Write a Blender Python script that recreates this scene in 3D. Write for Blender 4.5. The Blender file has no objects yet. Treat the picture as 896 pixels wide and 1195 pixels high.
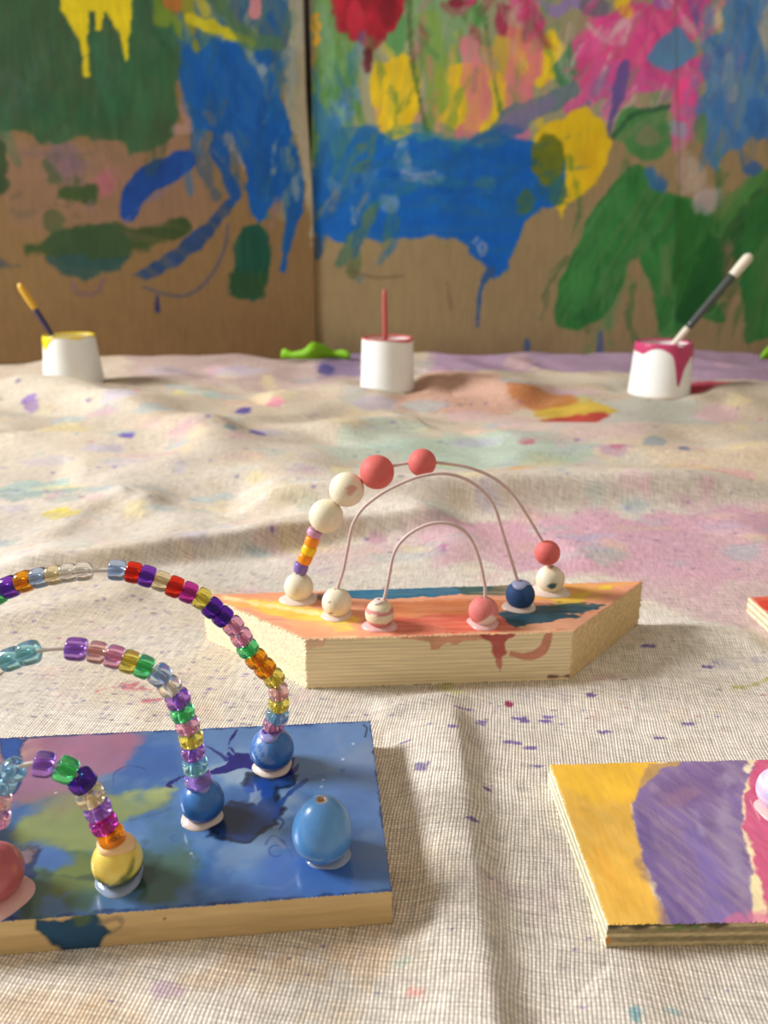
import bpy, math, random
import numpy as np
from mathutils import Vector, Matrix

random.seed(7)
RNG = np.random.default_rng(11)
SC = bpy.context.scene
COL = SC.collection
PI = math.pi

# ------------------------------------------------------------------ camera
F, PITCH, CH = 900.0, math.radians(18.7), 0.30
cp, sp = math.cos(PITCH), math.sin(PITCH)
FW = np.array([0, cp, -sp]); RT = np.array([1.0, 0, 0]); UP = np.array([0, sp, cp])
EYE = np.array([0, 0, CH])

cam = bpy.data.cameras.new('camera')
cam.sensor_fit = 'VERTICAL'; cam.sensor_height = 36.0
cam.lens = F / 1195 * 36.0
cam.clip_start = 0.01; cam.clip_end = 50
cam.dof.use_dof = True; cam.dof.focus_distance = 0.445; cam.dof.aperture_fstop = 8.5
camo = bpy.data.objects.new('camera', cam); COL.objects.link(camo)
camo.location = EYE; camo.rotation_euler = (PI / 2 - PITCH, 0, 0)
SC.camera = camo


def ray(x, y):
    return FW + RT * ((x - 448) / F) + UP * ((597.5 - y) / F)


def at(x, y, z=0.0):
    d = ray(x, y); return EYE + d * ((z - CH) / d[2])


def onplane(x, y, p, n):
    d = ray(x, y); return EYE + d * (np.dot(np.asarray(p) - EYE, n) / np.dot(d, n))


def mpp(p):
    return float(np.dot(np.asarray(p) - EYE, FW)) / F


# ------------------------------------------------------------------ noise + painting
_T = RNG.random((256, 256))


def vnoise(x, y):
    xi = np.floor(x).astype(np.int64); yi = np.floor(y).astype(np.int64)
    fx = x - xi; fy = y - yi
    fx = fx * fx * (3 - 2 * fx); fy = fy * fy * (3 - 2 * fy)
    a = _T[xi & 255, yi & 255]; b = _T[(xi + 1) & 255, yi & 255]
    c = _T[xi & 255, (yi + 1) & 255]; d = _T[(xi + 1) & 255, (yi + 1) & 255]
    return (a + (b - a) * fx) * (1 - fy) + (c + (d - c) * fx) * fy


def fbm(x, y, o=4):
    s = np.zeros_like(x); a = 0.5; t = 0
    for i in range(o):
        s += a * vnoise(x + 17.3 * i, y + 9.1 * i); t += a
        x = x * 2.03; y = y * 2.03; a *= 0.5
    return s / t


def sstep(e0, e1, x):
    t = np.clip((x - e0) / (e1 - e0), 0, 1); return t * t * (3 - 2 * t)


def lin(c):
    c = np.asarray(c, float)
    return np.where(c <= 0.04045, c / 12.92, ((np.maximum(c, 0) + 0.055) / 1.055) ** 2.4)


def lc(r, g, b):
    return tuple(float(v) for v in lin(np.array([r, g, b]) / 255)) + (1,)


def sdf(px, py, poly):
    n = len(poly); d = np.full(px.shape, 1e18); s = np.zeros(px.shape, bool)
    for i in range(n):
        ax, ay = poly[i]; bx, by = poly[i - 1]
        ex, ey = bx - ax, by - ay; wx, wy = px - ax, py - ay
        t = np.clip((wx * ex + wy * ey) / (ex * ex + ey * ey + 1e-12), 0, 1)
        qx, qy = wx - ex * t, wy - ey * t
        d = np.minimum(d, qx * qx + qy * qy)
        if by != ay:
            c = ((ay > py) != (by > py)) & (px < ex * (py - ay) / ey + ax)
            s ^= c
    return np.where(s, -1, 1) * np.sqrt(d)


def cat(pts, n=8):
    P = np.asarray(pts, float); out = []
    Q = np.vstack([2 * P[0] - P[1], P, 2 * P[-1] - P[-2]])
    for i in range(1, len(Q) - 2):
        for k in range(n):
            t = k / n
            out.append(0.5 * (2 * Q[i] + (Q[i + 1] - Q[i - 1]) * t + (2 * Q[i - 1] - 5 * Q[i] + 4 * Q[i + 1] - Q[i + 2]) * t * t
                              + (3 * Q[i] - Q[i - 1] - 3 * Q[i + 1] + Q[i + 2]) * t ** 3))
    out.append(P[-1]); return np.array(out)


class Canvas:
    """Paint on a surface: uv = position on that surface in millimetres."""

    def __init__(s, uv, base, conv, gain=1.0):
        s.u = uv[:, 0].copy(); s.v = uv[:, 1].copy(); s.conv = conv; s.gain = gain; s.k = 0
        s.c = np.tile(np.asarray(base, float) / 255, (len(uv), 1))

    def px(s, pts):
        return np.array([s.conv(x, y) for x, y in pts])

    def poly(s, pts, c, a=1.0, edge=1.0, rough=0.0, wl=10.0, streak=None, var=0.12, rim=0.0, rimw=1.0, raw=False, patch=0.0):
        P = np.asarray(pts, float) if raw else s.px(pts)
        s.k += 1; k = s.k * 13.7
        m = edge + 2 * rough + 2 * rimw
        lo = P.min(0) - m; hi = P.max(0) + m
        I = np.nonzero((s.u > lo[0]) & (s.u < hi[0]) & (s.v > lo[1]) & (s.v < hi[1]))[0]
        if not len(I): return
        u, v = s.u[I], s.v[I]
        d = sdf(u, v, P)
        if rough: d = d + rough * 2 * (fbm(u / wl + k, v / wl - k, 4) * 2 - 1)
        al = a * sstep(edge, -edge, d)
        if streak:
            th, amt = math.radians(streak[0]), streak[1]
            du = u * math.cos(th) + v * math.sin(th); dv = -u * math.sin(th) + v * math.cos(th)
            w2 = streak[2] if len(streak) > 2 else wl
            q = fbm(du / (w2 * 6) + k, dv / (w2 * .6) + k, 3)
            al = al * (1 - amt * sstep(.42, .68, q))
        if patch:
            al = al * (1 - patch * sstep(.4, .65, fbm(u / (wl * 2.5) - k, v / (wl * 2.5) + k, 4)))
        cc = np.asarray(c, float) / 255
        vv = (fbm(u / (wl * 1.7) + k, v / (wl * 1.7), 4) - .5) * 2 * var
        colr = np.clip(cc[None, :] * (1 + vv[:, None]), 0, 1)
        if rim:
            rr = rim * np.exp(-(d / rimw) ** 2)
            colr = colr * (1 - rr[:, None]); al = np.maximum(al, np.minimum(rr * a * 1.0, 1) * (d < rimw))
        s.c[I] = s.c[I] * (1 - al[:, None]) + colr * al[:, None]

    def stroke(s, pts, w, c, **k):
        P = cat(pts, 6) if len(pts) > 2 else np.array([np.array(pts[0]) * (1 - t) + np.array(pts[1]) * t for t in np.linspace(0, 1, 7)], float)
        W = np.interp(np.linspace(0, 1, len(P)), np.linspace(0, 1, len(w)), w) if hasattr(w, '__len__') else np.full(len(P), w)
        T = np.gradient(P, axis=0); T /= np.linalg.norm(T, axis=1)[:, None] + 1e-9
        N = np.stack([-T[:, 1], T[:, 0]], 1)
        L = P + N * W[:, None] / 2; R = P - N * W[:, None] / 2
        capb = [P[-1] + (N[-1] * math.cos(t) + T[-1] * math.sin(t)) * W[-1] / 2 for t in (.6, 1.2, 1.9, 2.5)]
        capa = [P[0] + (-N[0] * math.cos(t) - T[0] * math.sin(t)) * W[0] / 2 for t in (.6, 1.2, 1.9, 2.5)]
        s.poly(list(L) + capb + list(R[::-1]) + capa, c, **k)

    def oval(s, x, y, rx, ry, c, rot=0, **k):
        r = math.radians(rot); pts = []
        for i in range(20):
            t = 2 * PI * i / 20; a, b = rx * math.cos(t), ry * math.sin(t)
            pts.append((x + a * math.cos(r) - b * math.sin(r), y + a * math.sin(r) + b * math.cos(r)))
        s.poly(pts, c, **k)

    def mul(s, f):
        s.c = s.c * f[:, None]

    def out(s):
        return np.concatenate([np.clip(lin(s.c) * s.gain, 0, 1), np.ones((len(s.c), 1))], 1)


# ------------------------------------------------------------------ mesh helpers
def link(name, me, mats, parent=None):
    o = bpy.data.objects.new(name, me); COL.objects.link(o)
    for m in (mats if isinstance(mats, (list, tuple)) else [mats]):
        me.materials.append(m)
    if parent: o.parent = parent
    return o


def tag(o, label=None, cat_=None, group=None, kind=None):
    if label: o['label'] = label
    if cat_: o['category'] = cat_
    if group: o['group'] = group
    if kind: o['kind'] = kind
    return o


def thing(name, loc, label, cat_, group=None):
    o = bpy.data.objects.new(name, None); COL.objects.link(o); o.location = loc
    o.empty_display_size = 0.01
    return tag(o, label, cat_, group)


def mesh(name, V, Fc, colors=None, smooth=True, mi=None):
    """colors: per vertex (n,4) or per corner (m,4)."""
    me = bpy.data.meshes.new(name)
    V = np.asarray(V, np.float32)
    Fc = [f for f in Fc] if not isinstance(Fc, np.ndarray) else Fc
    if isinstance(Fc, np.ndarray):
        nf = len(Fc); me.vertices.add(len(V)); me.vertices.foreach_set('co', V.ravel())
        me.loops.add(nf * 4); me.loops.foreach_set('vertex_index', Fc.astype(np.int32).ravel())
        me.polygons.add(nf); me.polygons.foreach_set('loop_start', np.arange(0, nf * 4, 4, dtype=np.int32))
        me.polygons.foreach_set('loop_total', np.full(nf, 4, np.int32))
        me.update(calc_edges=True); me.validate()
    else:
        me.from_pydata([tuple(map(float, v)) for v in V], [], [tuple(map(int, f)) for f in Fc]); me.update()
    me.polygons.foreach_set('use_smooth', np.full(len(me.polygons), bool(smooth)))
    if mi is not None: me.polygons.foreach_set('material_index', np.asarray(mi, np.int32))
    if colors is not None:
        if len(colors) == len(V):
            a = me.color_attributes.new('paint', 'FLOAT_COLOR', 'POINT')
        else:
            a = me.color_attributes.new('paint', 'FLOAT_COLOR', 'CORNER')
        a.data.foreach_set('color', np.asarray(colors, np.float32).ravel())
    me.update()
    return me


def gridfaces(nu, nv, off=0):
    i = np.arange((nu - 1) * (nv - 1)); a = (i // (nu - 1)) * nu + i % (nu - 1) + off
    return np.stack([a, a + 1, a + nu + 1, a + nu], 1)


class Solid:
    """Several painted grids welded into one closed mesh."""

    def __init__(s): s.V = []; s.F = []; s.C = []; s.M = []; s.B = []; s.n = 0

    def grid(s, P, nu, nv, col, mat=0):
        s.V.append(P); s.F.append(gridfaces(nu, nv, s.n)); s.C.append(col); s.M.append(np.full((nu - 1) * (nv - 1), mat))
        b = np.zeros((nv, nu), bool); b[0] = b[-1] = True; b[:, 0] = b[:, -1] = True
        s.B.append(b.ravel()); s.n += len(P)

    def build(s, name, jitter=0.0):
        V = np.vstack(s.V); Fc = np.vstack(s.F); C = np.vstack(s.C); B = np.concatenate(s.B)
        key = np.round(V * 2e4).astype(np.int64)
        _, first, inv = np.unique(key, axis=0, return_index=True, return_inverse=True); inv = inv.ravel()
        W = V[first].copy(); Bw = np.zeros(len(W), bool); np.logical_or.at(Bw, inv, B)
        if jitter:
            r = RNG.normal(size=W.shape) * jitter; r[:, 2] = -np.abs(r[:, 2]); W += r * Bw[:, None]
        return mesh(name, W, inv[Fc], C[Fc.ravel()], smooth=False, mi=np.concatenate(s.M))


def lathe(profile, seg=32, closed=True):
    """profile of (r,z); the poles r=0 collapse."""
    V = []; Fc = []; rings = []
    for r, z in profile:
        if r < 1e-9: rings.append([len(V)]); V.append((0, 0, z))
        else:
            rings.append(list(range(len(V), len(V) + seg)))
            V += [(r * math.cos(2 * PI * k / seg), r * math.sin(2 * PI * k / seg), z) for k in range(seg)]
    pairs = list(zip(rings[:-1], rings[1:]))
    for a, b in pairs:
        for k in range(seg):
            k2 = (k + 1) % seg
            if len(a) == 1 and len(b) == 1: continue
            if len(a) == 1: Fc.append((a[0], b[k2], b[k]))
            elif len(b) == 1: Fc.append((a[k], a[k2], b[0]))
            else: Fc.append((a[k], a[k2], b[k2], b[k]))
    return V, Fc


def tube(pts, rad, seg=10, cap=True):
    P = np.asarray(pts, float); n = len(P)
    R = rad if hasattr(rad, '__len__') else [rad] * n
    T = np.gradient(P, axis=0); T /= np.linalg.norm(T, axis=1)[:, None]
    ref = np.array([0, 1.0, 0]) if abs(T[0][1]) < .9 else np.array([1.0, 0, 0])
    V = []; Fc = []
    u = ref - T[0] * np.dot(ref, T[0]); u /= np.linalg.norm(u)
    for i in range(n):
        u = u - T[i] * np.dot(u, T[i]); u /= np.linalg.norm(u); w = np.cross(T[i], u)
        for k in range(seg):
            a = 2 * PI * k / seg; V.append(P[i] + (u * math.cos(a) + w * math.sin(a)) * R[i])
    for i in range(n - 1):
        for k in range(seg):
            k2 = (k + 1) % seg; Fc.append((i * seg + k, i * seg + k2, (i + 1) * seg + k2, (i + 1) * seg + k))
    if cap: Fc.append(tuple(range(seg))[::-1]); Fc.append(tuple((n - 1) * seg + k for k in range(seg)))
    return V, Fc


# ------------------------------------------------------------------ materials
def mat(name, **k):
    m = bpy.data.materials.new(name); m.use_nodes = True
    nt = m.node_tree; b = nt.nodes['Principled BSDF']
    for kk, v in k.items(): b.inputs[kk].default_value = v
    return m, nt, b


def N(nt, t, **k):
    n = nt.nodes.new(t)
    for kk, v in k.items(): setattr(n, kk, v)
    return n


def math_(nt, op, a, b=None, c=None):
    n = N(nt, 'ShaderNodeMath', operation=op)
    for i, x in enumerate((a, b, c)):
        if x is None: continue
        if isinstance(x, (int, float)): n.inputs[i].default_value = x
        else: nt.links.new(x, n.inputs[i])
    return n.outputs[0]


def mulcol(nt, c, f):
    n = N(nt, 'ShaderNodeMix', data_type='RGBA', blend_type='MULTIPLY'); n.inputs[0].default_value = 1
    nt.links.new(c, n.inputs[6])
    g = N(nt, 'ShaderNodeCombineColor')
    for i in range(3): nt.links.new(f, g.inputs[i])
    nt.links.new(g.outputs[0], n.inputs[7]); return n.outputs[2]


def paintmat(name, rough=.5, spec=.4, grain=None, bump=0.0, bscale=400, coat=0.0, amt=.2):
    m, nt, b = mat(name, Roughness=rough); b.inputs['Specular IOR Level'].default_value = spec
    b.inputs['Coat Weight'].default_value = coat; b.inputs['Coat Roughness'].default_value = .08
    at_ = N(nt, 'ShaderNodeAttribute'); at_.attribute_name = 'paint'
    c = at_.outputs['Color']
    tc = N(nt, 'ShaderNodeTexCoord')
    mp = N(nt, 'ShaderNodeMapping'); nt.links.new(tc.outputs['Object'], mp.inputs[0])
    if grain: mp.inputs['Scale'].default_value = grain[0]; mp.inputs['Rotation'].default_value = grain[1]
    nz = N(nt, 'ShaderNodeTexNoise'); nz.inputs['Scale'].default_value = bscale; nz.inputs['Detail'].default_value = 4
    nt.links.new(mp.outputs[0], nz.inputs['Vector'])
    if amt: c = mulcol(nt, c, math_(nt, 'ADD', math_(nt, 'MULTIPLY', nz.outputs['Fac'], amt * 2), 1 - amt))
    nt.links.new(c, b.inputs['Base Color'])
    if bump:
        bp = N(nt, 'ShaderNodeBump'); bp.inputs['Strength'].default_value = bump; bp.inputs['Distance'].default_value = .0006
        nt.links.new(nz.outputs['Fac'], bp.inputs['Height']); nt.links.new(bp.outputs[0], b.inputs['Normal'])
    return m


def plain(name, c, rough=.5, spec=.4, var=.1, scale=60, bump=0.0, **k):
    m, nt, b = mat(name, Roughness=rough, **k); b.inputs['Specular IOR Level'].default_value = spec
    nz = N(nt, 'ShaderNodeTexNoise'); nz.inputs['Scale'].default_value = scale; nz.inputs['Detail'].default_value = 3
    tc = N(nt, 'ShaderNodeTexCoord'); nt.links.new(tc.outputs['Object'], nz.inputs['Vector'])
    r = N(nt, 'ShaderNodeRGB'); r.outputs[0].default_value = lc(*c)
    o = mulcol(nt, r.outputs[0], math_(nt, 'ADD', math_(nt, 'MULTIPLY', nz.outputs['Fac'], var * 2), 1 - var))
    nt.links.new(o, b.inputs['Base Color'])
    if bump:
        bp = N(nt, 'ShaderNodeBump'); bp.inputs['Strength'].default_value = bump; bp.inputs['Distance'].default_value = .0005
        nt.links.new(nz.outputs['Fac'], bp.inputs['Height']); nt.links.new(bp.outputs[0], b.inputs['Normal'])
    return m


def clothmat():
    m, nt, b = mat('woven_canvas', Roughness=.95); b.inputs['Specular IOR Level'].default_value = .1
    at_ = N(nt, 'ShaderNodeAttribute'); at_.attribute_name = 'paint'
    tc = N(nt, 'ShaderNodeTexCoord')
    nzd = N(nt, 'ShaderNodeTexNoise'); nzd.inputs['Scale'].default_value = 18; nzd.inputs['Detail'].default_value = 2
    nt.links.new(tc.outputs['Object'], nzd.inputs['Vector'])
    va = N(nt, 'ShaderNodeVectorMath', operation='SCALE'); va.inputs['Scale'].default_value = .006
    nt.links.new(nzd.outputs['Color'], va.inputs[0])
    vb = N(nt, 'ShaderNodeVectorMath', operation='ADD'); nt.links.new(tc.outputs['Object'], vb.inputs[0]); nt.links.new(va.outputs[0], vb.inputs[1])
    mp = N(nt, 'ShaderNodeMapping'); mp.inputs['Rotation'].default_value = (0, 0, math.radians(9)); nt.links.new(vb.outputs[0], mp.inputs[0])
    sx = N(nt, 'ShaderNodeSeparateXYZ'); nt.links.new(mp.outputs[0], sx.inputs[0])
    kx, ky = 2 * PI / .0038, 2 * PI / .0036
    a = math_(nt, 'SINE', math_(nt, 'MULTIPLY', sx.outputs[0], kx)); c = math_(nt, 'SINE', math_(nt, 'MULTIPLY', sx.outputs[1], ky))
    w = math_(nt, 'MULTIPLY', a, c)                      # checkerboard of over / under
    hx = math_(nt, 'POWER', math_(nt, 'ABSOLUTE', a), .6)
    hy = math_(nt, 'ADD', math_(nt, 'MULTIPLY', math_(nt, 'POWER', math_(nt, 'ABSOLUTE', c), .5), .45), .55)
    h = math_(nt, 'MULTIPLY', hx, hy)
    th = math_(nt, 'ADD', math_(nt, 'MULTIPLY', w, .09), math_(nt, 'ADD', math_(nt, 'MULTIPLY', h, .80), .42))
    # slubs along warp and weft
    def slub(sc):
        mq = N(nt, 'ShaderNodeMapping'); mq.inputs['Scale'].default_value = sc; nt.links.new(mp.outputs[0], mq.inputs[0])
        nn = N(nt, 'ShaderNodeTexNoise'); nn.inputs['Scale'].default_value = 1; nn.inputs['Detail'].default_value = 2
        nt.links.new(mq.outputs[0], nn.inputs['Vector']); return nn.outputs['Fac']
    s1 = slub((60, 600, 1)); s2 = slub((600, 60, 1))
    sl = math_(nt, 'ADD', math_(nt, 'MULTIPLY', math_(nt, 'ADD', s1, s2), .9), .10)
    cc = mulcol(nt, at_.outputs['Color'], math_(nt, 'MULTIPLY', th, sl))
    nt.links.new(cc, b.inputs['Base Color'])
    bp = N(nt, 'ShaderNodeBump'); bp.inputs['Strength'].default_value = .6; bp.inputs['Distance'].default_value = .0006
    nt.links.new(h, bp.inputs['Height']); nt.links.new(bp.outputs[0], b.inputs['Normal'])
    return m


def cardmat():
    m, nt, b = mat('painted_cardboard', Roughness=.7); b.inputs['Specular IOR Level'].default_value = .25
    at_ = N(nt, 'ShaderNodeAttribute'); at_.attribute_name = 'paint'
    tc = N(nt, 'ShaderNodeTexCoord')
    mp = N(nt, 'ShaderNodeMapping'); mp.inputs['Scale'].default_value = (1, 1, .25); nt.links.new(tc.outputs['Object'], mp.inputs[0])
    nz = N(nt, 'ShaderNodeTexNoise'); nz.inputs['Scale'].default_value = 70; nz.inputs['Detail'].default_value = 4
    nt.links.new(mp.outputs[0], nz.inputs['Vector'])
    c = mulcol(nt, at_.outputs['Color'], math_(nt, 'ADD', math_(nt, 'MULTIPLY', nz.outputs['Fac'], .36), .82))
    nt.links.new(c, b.inputs['Base Color'])
    bp = N(nt, 'ShaderNodeBump'); bp.inputs['Strength'].default_value = .25; bp.inputs['Distance'].default_value = .002
    nt.links.new(nz.outputs['Fac'], bp.inputs['Height']); nt.links.new(bp.outputs[0], b.inputs['Normal'])
    return m


def beadmat(name, c, trans=.86, rough=.05, ior=1.36):
    m, nt, b = mat(name, Roughness=rough, IOR=ior)
    b.inputs['Base Color'].default_value = lc(*c); b.inputs['Transmission Weight'].default_value = trans
    return m


BM = {k: beadmat('bead_' + k, v) for k, v in dict(
    clear=(254, 252, 246), cream=(254, 242, 205), yellow=(248, 238, 120), orange=(255, 178, 30), red=(245, 55, 30),
    magenta=(215, 60, 185), purple=(140, 70, 220), violet=(190, 140, 238), lilac=(222, 180, 240), pink=(250, 190, 225), rose=(250, 208, 208),
    green=(110, 240, 160), paleblue=(195, 218, 250), teal=(170, 230, 240), sky=(170, 220, 250)).items()}
BM['darkpurple'] = beadmat('bead_darkpurple', (95, 35, 185))
BM['opaque_orange'] = plain('bead_opaque_orange', (250, 150, 25), .3, .5, .03)
BM['opaque_yellow'] = plain('bead_opaque_yellow', (252, 205, 20), .3, .5, .03)
BM['opaque_violet'] = plain('bead_opaque_violet', (125, 100, 180), .3, .5, .03)
BM['seed_pink'] = plain('bead_seed_pink', (205, 150, 185), .35, .5, .5, 900)

M_CLOTH = clothmat(); M_CARD = cardmat()
M_PAINTWOOD = paintmat('painted_wood', .5, .4, ((.12, 1, 1), (0, 0, 0)), .15, 500, amt=.14)
M_RAWWOOD = paintmat('raw_pine', .75, .2, ((.05, 1, 1), (0, 0, 0)), .4, 420, amt=.18)
M_ENDGRAIN = paintmat('raw_end_grain', .9, .15, None, .9, 700, amt=.12)
M_RESIN = paintmat('varnished_paint', .22, .4, None, .06, 120, coat=.5, amt=.08)
M_BALL = paintmat('painted_bead_wood', .6, .3, None, .1, 500, amt=.08)
M_BALLGLOSS = paintmat('glossy_bead_paint', .3, .4, None, .05, 300, coat=.25, amt=.1)
M_WIRE = plain('vinyl_wire', (214, 190, 186), .4, .4, .1, 200)
M_WIREB = plain('pale_wire', (226, 214, 205), .35, .4, .06, 200)
M_GLUE = plain('dried_white_glue', (226, 206, 194), .2, .5, .06, 150)
M_GLUEP = plain('dried_pink_glue', (232, 186, 184), .25, .5, .12, 150)
M_GLUEL = plain('dried_lilac_glue', (150, 150, 205), .2, .5, .1, 150)
M_GLUEY = plain('dried_cream_glue', (245, 205, 150), .25, .5, .06, 150)
M_GLUECLEAR = plain('clear_glue', (150, 165, 190), .08, .6, .1, 150)
M_HOLE = plain('bare_wood_hole', (190, 150, 100), .8, .2)

# ------------------------------------------------------------------ footprints on the cloth (kept flat)
T1, T2, T3, T4 = .0190, .0396, .0130, .0130
blueQ = [at(-470, 1112, T1), at(457, 1040, T1), at(432, 841, T1), at(-330, 876, T1)]
# keep the left end square to the long side
dfr = blueQ[0] - blueQ[1]; dfr /= np.linalg.norm(dfr)
dbk = blueQ[3] - blueQ[2]; dbk /= np.linalg.norm(dbk)
blueQ[0] = blueQ[1] + dfr * .385; blueQ[3] = blueQ[2] + dbk * .385
trapQ = [at(356, 746, T2), at(669, 737, T2), at(750, 678, T2), at(236, 694, T2)]
ylwQ = [at(709, 1079, T3), at(1200, 1071, T3), at(1075, 882, T3), at(641, 892, T3)]
farQ = [at(873, 697, T4), at(985, 800, T4), at(1180, 760, T4), at(1000, 688, T4)]


def foot(Q, z): return np.array([[q[0], q[1]] for q in Q])


FEET = [foot(blueQ, 0), foot(trapQ, 0), foot(ylwQ, 0), foot(farQ, 0)]
CUPS = [dict(b=(87.5, 447), t=(80, 391), rb=33.5, rt=28, col='yellow'),
        dict(b=(452, 455), t=(452, 394), rb=31.2, rt=29.2, col='pink'),
        dict(b=(768, 460), t=(771.5, 399), rb=34.5, rt=31.5, col='magenta')]
for c in CUPS:
    p = at(*c['b'], 0.0); c['p'] = p; s = mpp(p); c['Rb'] = c['rb'] * s; c['Rt'] = c['rt'] * s
    d = ray(*c['t']); c['h'] = CH + d[2] * p[1] / d[1]
    FEET.append(np.array([[p[0] + c['Rb'] * 1.1 * math.cos(2 * PI * k / 12), p[1] + c['Rb'] * 1.1 * math.sin(2 * PI * k / 12)] for k in range(12)]))

# ------------------------------------------------------------------ drop cloth
SEAM = at(370.5, 419, 0.0)                       # foot of the fold in the cardboard
YW = SEAM[1]


def make_cloth():
    ys = [.06]
    while ys[-1] < YW + .10:
        d = ys[-1]; ys.append(d + min(max(.0011 * (d / .4) ** 1.35, .0009), .0065))
    ys = np.array(ys); nv = len(ys)
    t = np.concatenate([np.linspace(-1, 1, 601)])
    ext = np.array([.08, .2, .35, .55, .8, 1.0])
    nu = len(t) + 12
    P = np.zeros((nv, nu, 3))
    for j, y in enumerate(ys):
        hw = .10 + .60 * y
        x = np.concatenate([-(hw + (2.1 - hw) * ext)[::-1], hw * t, hw + (2.1 - hw) * ext])
        P[j, :, 0] = x; P[j, :, 1] = y
    P = P.reshape(-1, 3); X, Y = P[:, 0], P[:, 1]
    H = np.zeros(len(P))
    # gentle waviness that grows with the distance from the boards
    far = sstep(.75, 1.5, Y)
    H += (fbm(X * 7 + 3, Y * 7, 2) - .5) * (.0020 + .014 * far)
    H += (fbm(X * 2.6 + 8, Y * 3.4 + 2, 3) - .5) * (.004 + .05 * far)

    def ridge(pts, h, wa, wb, taper=True):
        Q = np.array([at(x, y)[:2] for x, y in pts]); Q = cat(Q, 6) if len(Q) > 2 else Q
        best = np.full(len(P), 1e9); sd = np.zeros(len(P)); tt = np.zeros(len(P))
        lo = Q.min(0) - 4 * max(wa, wb); hi = Q.max(0) + 4 * max(wa, wb)
        I = np.nonzero((X > lo[0]) & (X < hi[0]) & (Y > lo[1]) & (Y < hi[1]))[0]
        x, y = X[I], Y[I]; b = np.full(len(I), 1e9); sg = np.zeros(len(I)); tq = np.zeros(len(I))
        n = len(Q) - 1
        for i in range(n):
            a, e = Q[i], Q[i + 1] - Q[i]; L2 = e @ e
            k = np.clip(((x - a[0]) * e[0] + (y - a[1]) * e[1]) / L2, 0, 1)
            dx, dy = x - a[0] - e[0] * k, y - a[1] - e[1] * k; d = np.hypot(dx, dy)
            m = d < b; b[m] = d[m]; sg[m] = np.sign(e[0] * dy - e[1] * dx)[m]; tq[m] = ((i + k) / n)[m]
        w = np.where(sg > 0, wa, wb)            # wa: left of the travel direction
        g = np.exp(-(b / w) ** 2)
        if taper: g *= sstep(0, .15, tq) * sstep(1, .85, tq)
        g *= .85 + .3 * fbm(x * 12, y * 12, 2)
        np.add.at(H, I, h * g)

    # wa = far side for left-to-right polylines
    ridge([(520, 806), (530, 880), (541, 980), (553, 1080), (568, 1200), (582, 1300)], .0105, .0125, .034)
    ridge([(700, 1130), (735, 1160), (760, 1250)], .003, .02, .02)
    ridge([(430, 838), (480, 826), (560, 808), (700, 800), (900, 800)], .0045, .02, .012)
    ridge([(-40, 668), (120, 664), (260, 646), (420, 622), (560, 612)], .020, .05, .013)
    ridge([(180, 690), (60, 715), (-60, 735)], .005, .02, .03)
    ridge([(260, 602), (380, 598), (520, 594), (700, 586), (960, 584)], .032, .10, .024)
    ridge([(-60, 452), (60, 462), (150, 480), (200, 500), (240, 520), (262, 556)], .024, .07, .05)
    ridge([(60, 560), (160, 552), (260, 556), (420, 560)], .014, .09, .05)
    ridge([(478, 462), (520, 448), (570, 458), (640, 470)], .030, .08, .06)
    ridge([(380, 515), (430, 500), (500, 492)], .022, .08, .05)
    ridge([(560, 520), (660, 512), (800, 505), (960, 500)], .016, .10, .06)
    ridge([(-40, 421), (30, 418), (130, 420), (240, 418), (330, 421)], .016, .10, .08)
    ridge([(470, 421), (560, 420), (680, 424), (760, 421), (940, 424)], .013, .10, .10)
    ridge([(-40, 610), (80, 598), (200, 600)], .010, .06, .04)
    ridge([(-40, 520), (60, 512), (180, 516), (300, 508)], .014, .06, .04)
    ridge([(300, 470), (380, 462), (470, 470)], .016, .07, .05)
    ridge([(560, 545), (680, 538), (860, 542), (960, 536)], .014, .07, .03)
    ridge([(780, 470), (860, 462), (960, 470)], .018, .08, .05)
    ridge([(40, 640), (110, 600), (160, 590)], .007, .03, .02)
    ridge([(640, 650), (760, 640), (940, 640)], .006, .06, .03)
    ridge([(700, 760), (820, 740), (930, 760)], .004, .02, .02)
    ridge([(120, 560), (170, 590), (220, 640)], .006, .04, .03)
    rn = 1 - np.abs(2 * fbm(X * 3 + Y * 1.6 + 4, Y * 5.5 - X * 1.0, 2) - 1)
    H += (sstep(.6, 1.0, rn) * .009) * sstep(.55, .95, Y)
    # flat under and around everything that stands on it
    k = np.ones(len(P))
    for Q in FEET:
        lo = Q.min(0) - .12; hi = Q.max(0) + .12
        I = np.nonzero((X > lo[0]) & (X < hi[0]) & (Y > lo[1]) & (Y < hi[1]))[0]
        d = sdf(X[I], Y[I], Q)
        far_ = Q[:, 1].mean() > 1.2
        k[I] = np.minimum(k[I], sstep(.001, .05 if far_ else .026, d))
    H = H * k
    P[:, 2] = H - .0004
    uv = P[:, :2] * 1000
    conv = lambda x, y: at(x, y)[:2] * 1000
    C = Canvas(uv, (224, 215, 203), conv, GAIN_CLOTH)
    fr = (sstep(.6, 1.6, Y) * .8)[:, None]; C.c = C.c * (1 - fr) + np.array([196, 178, 156]) / 255 * fr  # far cloth toned tan: heavier staining, plus dimmer light put into the colour
    # overall mottling
    n1 = fbm(X * 6, Y * 6, 4); C.c *= (1 + (n1 - .5) * .22)[:, None]
    tan = sstep(.45, .7, fbm(X * 14 + 5, Y * 14, 4)) * .30
    C.c = C.c * (1 - tan[:, None]) + np.array([205, 180, 150]) / 255 * tan[:, None]
    ww = dict(edge=14, rough=22, wl=40, var=.05)
    # washes
    C.poly([(500, 610), (700, 600), (960, 596), (960, 690), (760, 690), (640, 668), (520, 660)], (214, 160, 182), a=.75, patch=.35, **ww)
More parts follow.
